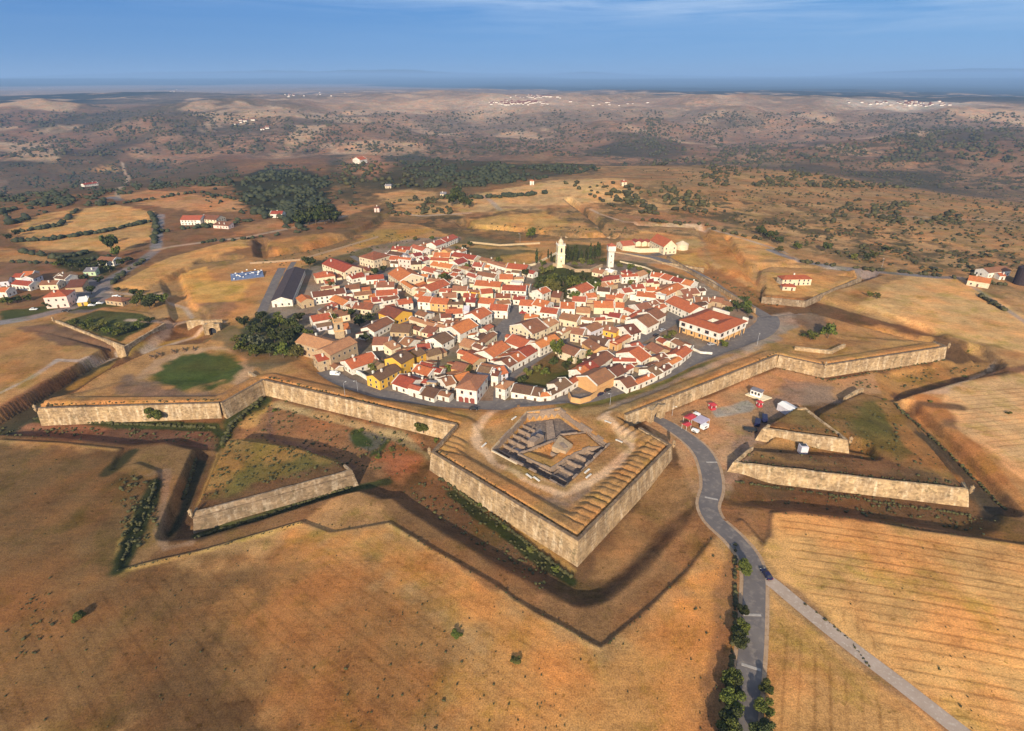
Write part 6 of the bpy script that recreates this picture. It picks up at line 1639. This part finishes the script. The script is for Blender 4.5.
posts_canopy((689,422), 40, 4.6, 3.4, 2.7, 'red', 'larger red canopy behind the lilac platform', tilt=.7)
posts_canopy((696,418.5), 40, 2.0, 2.6, 2.6, 'white', 'small white canopy attached right of the larger red one')
posts_canopy((686,429), 35, 3.2, 2.6, 2.5, 'red', 'smaller red canopy beside the asphalt road', tilt=.6)
posts_canopy((700,424), 40, 6.4, 5.0, 2.3, 'lilac', 'wide lilac awning between the red canopies', tilt=.15)
def trailer(px, rz, L, W, h, m, label, name='trailer'):
    p = g(*px); t = landmark(name, p, R(rz), label, 'trailer'); b = MB(); b.box(-L/2,L/2,-W/2,W/2,.6,h); o = b.build('body', M[m], t)
    bm = bmesh.new(); bm.from_mesh(o.data); bmesh.ops.bevel(bm, geom=bm.edges[:], offset=.12, segments=2, affect='EDGES'); bm.to_mesh(o.data); bm.free()
    for s in (-1,1):
        w = MB(); w.box(-L*.3,L*.15,s*(W/2+.012)-.012,s*(W/2+.012)+.012,h*.55,h*.8); w.build('window', M['glass'], t)
        for x in (-.5,.5): w = MB(); w.wheel(0,0,0,.36,.22); w.build('wheel', M['tyre'], t, False, (x, s*(W/2-.15), .36))
    d = MB(); d.box(L/2,L/2+1.1,-.05,.05,.55,.65); d.build('drawbar', M['iron'], t)
    return t
trailer((704,429), 35, 3.6, 2.0, 2.3, 'white', 'white food trailer at the right end of the lilac awning'); trailer((695,432.5), -40, 3.0, 1.6, 1.6, 'white', 'low white trailer beside the road below the lilac awning')
trailer((764,421), 70, 4.4, 2.2, 2.5, 'navy', 'dark blue trailer behind the small redoubt'); trailer((757,425), 65, 4.8, 2.2, 2.2, 'navy', 'darker blue trailer nearest the yard, behind the redoubt'); trailer((750,431), -15, 5.4, 2.4, 1.2, 'iron', 'low rusty flatbed trailer in the dark yard')
def booth(px, label, s=1.0, m='red'):
    p = g(*px); t = landmark('kiosk', p, R(15), label, 'kiosk'); b = MB(); b.box(-1.2*s,1.2*s,-1.2*s,1.2*s,-.2,1.1); b.build('counter', M[m], t); b = MB()
    for x in (-1.1,1.1):
        for y in (-1.1,1.1): b.box(x*s-.07,x*s+.07,y*s-.07,y*s+.07,1.1,2.5)
    b.build('frame', M['white'], t); r = MB(); r.add([(-1.6*s,-1.6*s,2.5),(1.6*s,-1.6*s,2.5),(1.6*s,1.6*s,2.5),(-1.6*s,1.6*s,2.5),(0,0,3.3)], [(0,1,4),(1,2,4),(2,3,4),(3,0,4),(3,2,1,0)]); r.build('roof', M[m], t)
booth((712,409), 'red kiosk at the left end of the pale gravel patch'); booth((759,406.5), 'small red kiosk near the white booth and marquee', .8)
def white_booth():
    z = hz(*at(755,396,-2.4)); q = at(756,396,z); t = landmark('visitor_booth', (q[0],q[1],z), curt_rz - R(75), 'white booth with windows on a pale triangular slab before the curtain', 'booth')
    b = MB(); b.prism([(-4.2,-2.4),(4.2,-3.2),(6.4,2.6),(-2.8,3.2)], -.4, .45); b.build('plinth', M['c'], t)
    b = MB(); b.box(-2.4,2.4,-1.5,1.5,.45,3.2); b.build('cabin', M['white'], t); r = MB(); r.box(-2.7,2.7,-1.8,1.8,3.2,3.4); r.build('roof', M['grey_roof'], t)
    for x in (-1.5,0,1.5): w = link('window', win_mesh(.9,1.2), t, (x,-1.5,1.4))
white_booth()
def marquee():
    A, B, C = V2(at(779,399.5,3)), V2(at(795,408.5,3)), V2(at(803,405,3)); u = (B-A).normalized(); L = (B-A).length; p = (A+C)/2; z = hz(p.x,p.y)
    t = landmark('marquee', (p.x,p.y,z), math.atan2(u.y,u.x), 'long white roofed marquee behind the small redoubt', 'marquee'); W = 5.5; h = 3.0
    b = MB(); b.add([(-L/2,-W/2,h),(L/2,-W/2,h),(L/2,W/2,h),(-L/2,W/2,h),(-L/2,0,h+.9),(L/2,0,h+.9)], [(0,1,5,4),(2,3,4,5),(1,2,5),(3,0,4),(3,2,1,0)]); b.build('roof', M['W'], t)
    s = MB(); s.box(-L/2+.1,L/2-.1,-W/2+.15,W/2-.15,-.3,h-.02); s.build('side_wall', M['l'], t)
marquee()
def arch_block():
    p = g(802, 453); t = landmark('stone_hut', (p.x, p.y, p.z), 0, 'small stone stair block in the ditch before the redoubt wall', 'hut'); b = MB(); b.box(-1.4,1.4,-1.4,1.4,-.8,3.6); b.build('wall', M['l'], t); b = MB(); b.box(-1.1,1.1,-.4,1.2,3.6,3.7); b.build('hatch', M['glass'], t)
arch_block()
def lamp(px, h, label, group='street lamps'):
    p = g(*px); t = landmark('street_lamp', p, random.uniform(0,6), label, 'lamp', group); b = MB(); b.cyl(0,0,-.3,h,.09,.05,8); b.build('pole', M['silver'], t); a = MB(); a.tube((0,0,h-.1),(1.2,0,h+.15),.05,.04,6); a.build('arm', M['silver'], t); l = MB(); l.box(.9,1.6,-.14,.14,h+.08,h+.24); l.build('lamp_head', M['lamp'], t)
for px, h, lab in [((672,416),5,'lamp post between the town gate and the red canopies'),((881,270),9,'tall white pole beside the far right road'),((345,395),6,'lamp post on the ring road below the yellow wing'),((358,392),6,'lamp post on the ring road beside the low yellow wing corner'),((757,345),7,'lamp post at the ring road corner by the bastion'),((741,336),6,'lamp post right of the large square building'),((591,356),6,'lamp post in the walled garden'),((610,405),6,'lamp post by the grass bank below the barn'),((116,303),7,'lamp post at the hamlet crossroads'),((520,243),8,'slim white pole near the lone tall tree')]: lamp(px, h, lab)
# seating stand on the upper left bastion
def stand():
    A, B = V2(at(231,280,0)), V2(at(264,276,0)); u = (B-A); L = u.length; p = (A+B)/2; z = hz(p.x,p.y); t = landmark('seating_stand', (p.x,p.y,z), math.atan2(u.y,u.x), 'blue seating stand on the dry grass of the upper left bastion', 'stand')
    b = MB(); b.box(-L/2,L/2,-3,9,-1,.4); b.build('platform', M['grey_roof'], t)
    for k in range(7):
        s = MB(); s.box(-L/2+.2,L/2-.2,-2.6+k*1.6,-1.2+k*1.6,.3,.55+k*.28); s.build('seat_row', M['blue'], t)
    r = random.Random(2)
    for k in range(26): s = MB(); s.box(-.5,.5,-.3,.3,0,.5); s.build('seat_cover', M['white'], t, False, (r.uniform(-L/2+1,L/2-1), -1.9+r.randrange(7)*1.6, .8+k*.12))
stand()
def bus(): pass
# five old cannon round the lawn
def cannon(px, rz, label):
    p = g(*px); t = landmark('cannon', p, R(rz), label, 'cannon', 'old cannon along the edge of the green lawn'); b = MB(); b.tube((-1.3,0,1.15),(1.6,0,1.45),.26,.17,12); b.tube((-1.5,0,1.13),(-1.3,0,1.15),.10,.26,10); b.build('barrel', M['iron'], t)
    c = MB()
    for s in (-1,1): c.box(-2.4,.6,s*.32-.06,s*.32+.06,.5,.9)
    c.box(-2.5,-2.0,-.38,.38,.1,.6); c.tube((.1,-.85,.8),(.1,.85,.8),.07,.07,8); c.build('carriage', M['wood'], t)
    for s in (-1,1):
        w = MB(); n = 20
        V = []
        for yy in (-.06,.06):
            for r_ in (.80,.66): V += [(r_*math.cos(6.2832*i/n), yy, r_*math.sin(6.2832*i/n)) for i in range(n)]
        F_ = []
        for i in range(n):
            j = (i+1) % n; F_ += [(i,j,n+j,n+i),(2*n+j,2*n+i,3*n+i,3*n+j),(i,2*n+i,2*n+j,j),(n+j,3*n+j,3*n+i,n+i)]
        w.add(V, F_)
        for k in range(8): w.tube((0,0,0),(.7*math.cos(k*.7854),0,.7*math.sin(k*.7854)),.05,.04,5)
        w.build('wheel', M['wood'], t, False, (.1, s*.8, .8))
for i, (px, rz) in enumerate([((152,358),160),((159,355.5),150),((173.5,352.5),140),((184,350.5),130),((194,349.5),120)]): cannon(px, rz, ['leftmost','second from the left','middle','second from the right','rightmost'][i] + ' of the five old cannon edging the lawn')

# ------------------------------------------------------------------ houses outside the walls
def out(x0,y0,x1,y1,h,d,typ,roof,wall,label,name='house',cat='house',**kw):
    zg = g((x0+x1)/2,(y0+y1)/2+h*.9).z
    A = V2(at(x0,y0,zg+h)); B = V2(at(x1,y1,zg+h)); u = B-A; L = u.length; u /= L; n = Vector((-u.y,u.x))
    if n.dot(A) < 0: n = -n; u = -u
    q = (A+B)/2 + n*d/2; t = house_at(q.x,q.y,math.atan2(u.y,u.x),L,d,h,typ,roof,wall,zg,name=name,**kw); tag(t,label,cat); HOUSES[-1]['done'] = True
out(43,297.5,66,296,7.5,12,'h','r','k','pink two storey house with red hipped roof on the hamlet road', verge=0)
out(11,284,29,286,3.6,8,'g','r','w','long white house with red roof at the front left of the hamlet'); out(12,277.5,21,277.5,4,8,'g','r','w','white house behind the long white one in the hamlet'); out(21,276,32,275.5,4.5,9,'g','r','k','red roofed pinkish house beside the dark block in the hamlet')
out(33,279,42,275,5,8,'g','d','l','dark grey block with bluish walls in the hamlet'); out(39,285,57,284.5,3.6,8,'g','b','c','long cream house with brown roof in the middle of the hamlet'); out(54,278,65,279.5,4,9,'g','d','w','white gabled house with dark roof at the right of the hamlet')
out(66,278,77,274.5,4,9,'g','d','l','grey house with lilac walls at the right end of the hamlet'); out(97,260,113,261,4,8,'g','b','w','white roadside house with brown roof below the tall poplar'); out(83,272,95,271.5,3.2,6,'s','grey_roof','n','small pale green house in the dark hedge'); out(65,288,82,287,3.2,10,'s','b','t','flat brown roofed shed behind the pink house')
out(-6,282,8,281,3.5,8,'g','d','l','grey roofed house at the left edge of the hamlet'); out(-8,292,6,292,4,8,'g','r','w','red roofed house cut by the left frame edge'); out(105,300,122,302,3,7,'h','b','t','low brown chapel block on the gate ravelin edge',chim=False); out(77,302.5,87,301.5,2.6,6,'s','W','y','small yellowish kiosk on the hamlet crossroads')
out(180,220,200,220,5,14,'g','p','w','white farmhouse with crimson roof above the forked road'); out(200,219,216,220,4.5,14,'g','b','c','cream barn adjoining the farmhouse above the forked road'); out(213,225,228,226,3,8,'s','b','k','low pink shed right of the farmhouse')
out(783,279.5,812,279,4.5,8,'h','ro','c','long low cream house with orange roof on the upper right ravelin',verge=0); out(783,286.5,796,287,2.8,5,'h','r','c','small hut with red roof in front of the long low house',chim=False,verge=0)
out(968,280,990,283.5,3.8,10,'g','ro','c','cream bungalow with orange roof where the right road forks',verge=0); out(989,273,1011,270.5,4,10,'g','b','w','white house with brown roof beside the dark silo at right',verge=0); out(1000,276,1006,276,3,6,'g','r','w','little white annex before the white house at right',verge=0)
out(270,214,282,214,4,10,'g','r','w','small white farmhouse near the dark wood edge'); out(374,208,379,208,4.5,7,'h','b','k','small square pinkish house near the olive rows'); out(385,186,391,186,3,8,'g','grey_roof','c','pale shed far behind the olive field'); out(440,194,446,194,2.6,8,'g','grey_roof','c','pale shed left of the dark pine clump'); out(360,160,367,159,6,20,'g','r','w','white villa on the wooded hilltop'); out(530,181,534,181,5,8,'h','r','w','tiny white house on the crest of the pale knoll, left'); out(622,182,627,182,5,9,'h','r','c','tiny cream house on the crest of the pale knoll, right'); out(152,163,158,163,5,10,'h','r','w','tiny white house at the foot of the far left hills')
out(84,185,98,183,3,10,'g','r','w','small roadside house far up the left road')
for (x,y,lab) in ((1020,284,'dark metal silo at the right frame edge'),):
    p = g(x,y); t = landmark('silo', p, 0, lab, 'silo'); b = MB(); b.cyl(0,0,-1,12,4.5,4.5,18); b.build('drum', M['slate'], t); b = MB(); b.cyl(0,0,12,14.5,4.6,.5,18); b.build('roof', M['slate'], t)
# distant villages: pale blocks too far to tell apart
def village(name, label, spots, seed):
    r = random.Random(seed); b = MB()
    for (px, py, n, sx, sy) in spots:
        for k in range(n):
            p = g(px + r.gauss(0, sx), py + r.gauss(0, sy)); w = r.uniform(4, 9); d = r.uniform(4, 8); h = r.uniform(2, 5)
            if p.y > 12000: continue
            b.box(p.x-w, p.x+w, p.y-d, p.y+d, p.z-4, p.z+h, 0); b.add([(p.x-w,p.y-d,p.z+h+.1),(p.x+w,p.y-d,p.z+h+.1),(p.x+w,p.y+d,p.z+h+.1),(p.x-w,p.y+d,p.z+h+.1),(p.x-w,p.y,p.z+h+4),(p.x+w,p.y,p.z+h+4)], [(0,1,5,4),(2,3,4,5),(1,2,5),(3,0,4)], 1)
    o = b.build(name, [M['w'], M['b']]); o['kind'] = 'stuff'; o['label'] = label; o['category'] = 'village'
village('distant_village', 'pale distant villages scattered on the far plain', [(515,103,90,13,1.1),(540,97,40,10,.7),(300,95,16,14,1),(52,88,16,8,.6),(175,91,10,6,.6),(895,103,30,24,.8),(930,105,20,14,.8),(620,104,10,20,1.2),(240,122,5,8,2),(265,128,4,6,1.5)], 4)

# ------------------------------------------------------------------ labels for the many houses and trees
LM = [('the clock tower',560,262),('the water tower',610,258),('the manor',473,393),('the tall yellow house',408,365),('the apricot barn',603,383),('the square-towered church',343,345),('the barracks gable',282,303),
      ('the large square building',712,322),('the town square',510,325),('the riding hall',670,245),('the central park',572,290),('the walled garden',552,372),('the ring road bend',330,372),('the open wide street',640,340),('the far terrace end',455,240),('the large orange hall roof',398,277)]
WN = dict(w='white',c='cream',y='yellow',a='apricot',t='tan stone',k='pink',l='pale grey',n='pale green')
RN = dict(r='red',ro='bright orange',o='orange',b='brown',d='dark',p='crimson',m='patchy',W='white',slate='slate',grey_roof='grey')
ORD = ['', 'second ', 'third ', 'fourth ', 'fifth ', 'sixth ', 'seventh ', 'eighth ', 'ninth ', 'tenth ', 'eleventh ', 'twelfth ']
def rel(px, py, lm):
    dx, dy = px - lm[1], (py - lm[2]) * 1.9
    if abs(dx) > abs(dy): return 'right of' if dx > 0 else 'left of'
    return 'below' if dy > 0 else 'above'
def autolabel(items, describe, noun, lms):
    groups = {}
    for it in items:
        px, py = topx(it['x'], it['y'], 3); lm = min(lms, key=lambda l: math.hypot(px - l[1], (py - l[2]) * 1.9))
        it['key'] = (describe(it), rel(px, py, lm), lm[0]); it['dist'] = math.hypot(px - lm[1], (py - lm[2]) * 1.9); groups.setdefault(it['key'], []).append(it)
    for (desc, rl, nm), L in groups.items():
        L.sort(key=lambda i: i['dist'])
        for k, it in enumerate(L):
            it['o']['label'] = (('nearest ' if k == 0 and len(L) > 1 else ORD[min(k, 11)]) + f'{desc} {rl} {nm}')
def hdesc(h):
    size = 'two-storey ' if h['h'] > 5.4 else ('long ' if h['L'] > 13 else ('small ' if h['L'] * h['d'] < 50 else ''))
    return f"{size}{WN.get(h['wall'], 'pale')} house with {RN.get(h['roof'], 'tiled')} {'lean-to' if h['typ']=='s' else 'flat' if h['typ']=='f' else 'hipped' if h['typ']=='h' else 'gable'} roof"
hs = [h for h in HOUSES if not h.get('done') and 'label' not in h['o']]
autolabel(hs, hdesc, 'house', LM)
for h in hs: h['o']['category'] = 'house'; h['o']['group'] = 'houses of the walled town'
LM2 = LM + [('the green lawn',195,370),('the hamlet crossroads',100,298),('the gate ravelin',110,335),('the pink hamlet house',55,300),('the left ditch corner',222,430),('the kitchen garden plot',368,440),('the great bastion',540,560),('the dark pine clump',460,205),('the right ravelin',900,440)]
ts = [t for t in TREES if 'label' not in t['o']]
autolabel(ts, lambda t: t['desc'], 'tree', LM2)
for t in ts: t['o']['category'] = t['cat']; t['o']['group'] = t['group']

# ------------------------------------------------------------------ land, sky, sun, air
ground = build_terrain(); ground.data.materials.append(M['ground'])
SUN_AZ, SUN_EL = R(190.0), R(22.5)            # behind the camera, a little to the left
w = bpy.data.worlds.new('World'); S.world = w; w.use_nodes = True; nt = w.node_tree; bg = nt.nodes['Background']
sky = nt.nodes.new('ShaderNodeTexSky'); sky.sky_type = 'NISHITA'; sky.sun_disc = False; sky.sun_elevation = SUN_EL; sky.sun_rotation = SUN_AZ; sky.air_density = 1.0; sky.dust_density = .6; sky.ozone_density = 3.0; sky.altitude = 800
hs_ = nt.nodes.new('ShaderNodeHueSaturation'); hs_.inputs['Saturation'].default_value = .6; hs_.inputs['Value'].default_value = 1.0; nt.links.new(sky.outputs[0], hs_.inputs['Color'])
tc = nt.nodes.new('ShaderNodeTexCoord'); sx = nt.nodes.new('ShaderNodeSeparateXYZ'); nt.links.new(tc.outputs['Generated'], sx.inputs[0])
mp = nt.nodes.new('ShaderNodeMapping'); mp.inputs['Scale'].default_value = (2.2, 2.2, 34); mp.inputs['Rotation'].default_value = (R(1.0), R(3.5), 0); nt.links.new(tc.outputs['Generated'], mp.inputs['Vector'])
c1 = noise(nt, mp.outputs[0], 1.6, 6, .62, .6)
cl = ramp(nt, c1, [(.40, (0,0,0)), (.66, (1,1,1))])
band = ramp(nt, sx.outputs[2], [(.04, (0,0,0)), (.085, (.28,)*3), (.12, (1,1,1)), (.2, (.9,.9,.9))])
side = ramp(nt, mth(nt, 'MULTIPLY_ADD', sx.outputs[0], .5, .5), [(.35, (.15,)*3), (.6, (1,1,1))])
cm = mth(nt, 'MULTIPLY', mth(nt, 'MULTIPLY', cl, band), mth(nt, 'MULTIPLY', side, .75))
low = ramp(nt, sx.outputs[2], [(0, (1.38,2.2,3.35)), (.03, (1.0,2.0,3.5)), (.14, (.40,1.45,3.4)), (.3, (.8,1.5,3.0))])
keep = ramp(nt, sx.outputs[2], [(.16, (0,0,0)), (.45, (1,1,1))])
lr = ramp(nt, mth(nt, 'MULTIPLY_ADD', sx.outputs[0], .5, .5), [(.2, (.62,.74,.84)), (.5, (.88,.94,.98)), (.8, (1.12,1.08,1.03))])
skyc = mix(nt, mix(nt, mix(nt, low, lr, 1.0, 'MULTIPLY'), hs_.outputs[0], keep), (5.0,5.4,5.7), cm)
nt.links.new(skyc, bg.inputs['Color']); bg.inputs['Strength'].default_value = .15
sd = bpy.data.lights.new('sun', 'SUN'); sd.energy = 4.9; sd.angle = R(.55); sd.color = (1.0, .85, .63); so = bpy.data.objects.new('sun', sd); COL.objects.link(so)
dirv = Vector((math.sin(SUN_AZ) * math.cos(SUN_EL), math.cos(SUN_AZ) * math.cos(SUN_EL), math.sin(SUN_EL)))
so.rotation_euler = dirv.to_track_quat('Z', 'Y').to_euler(); so.location = (0, -60, 300)
HAZE = True
if HAZE:
    b = MB(); top = 480.0; b.box(-62000, 62000, -400, 62000, -700, top); hz_ = b.build('haze', None) if False else mesh_obj('haze', b.v, b.f, [])
    m = bpy.data.materials.new('blue_air'); m.use_nodes = True; n_ = m.node_tree; n_.nodes.remove(n_.nodes['Principled BSDF']); pv = n_.nodes.new('ShaderNodeVolumePrincipled')
    pv.inputs['Color'].default_value = (.36, .60, 1.0, 1); pv.inputs['Density'].default_value = 7e-5; pv.inputs['Anisotropy'].default_value = 0
    n_.links.new(pv.outputs[0], n_.nodes['Material Output'].inputs['Volume']); hz_.data.materials.append(m); hz_['kind'] = 'stuff'; hz_['label'] = 'thin blue air fading the far land'
S.view_settings.view_transform = 'Standard'; S.view_settings.look = 'None'; S.view_settings.gamma = 1; S.view_settings.exposure = .46
S.render.engine = 'CYCLES'; S.cycles.max_bounces = 4; S.cycles.diffuse_bounces = 2; S.cycles.glossy_bounces = 1; S.cycles.volume_bounces = 0; S.cycles.use_denoising = True
print('objects', len(S.objects))
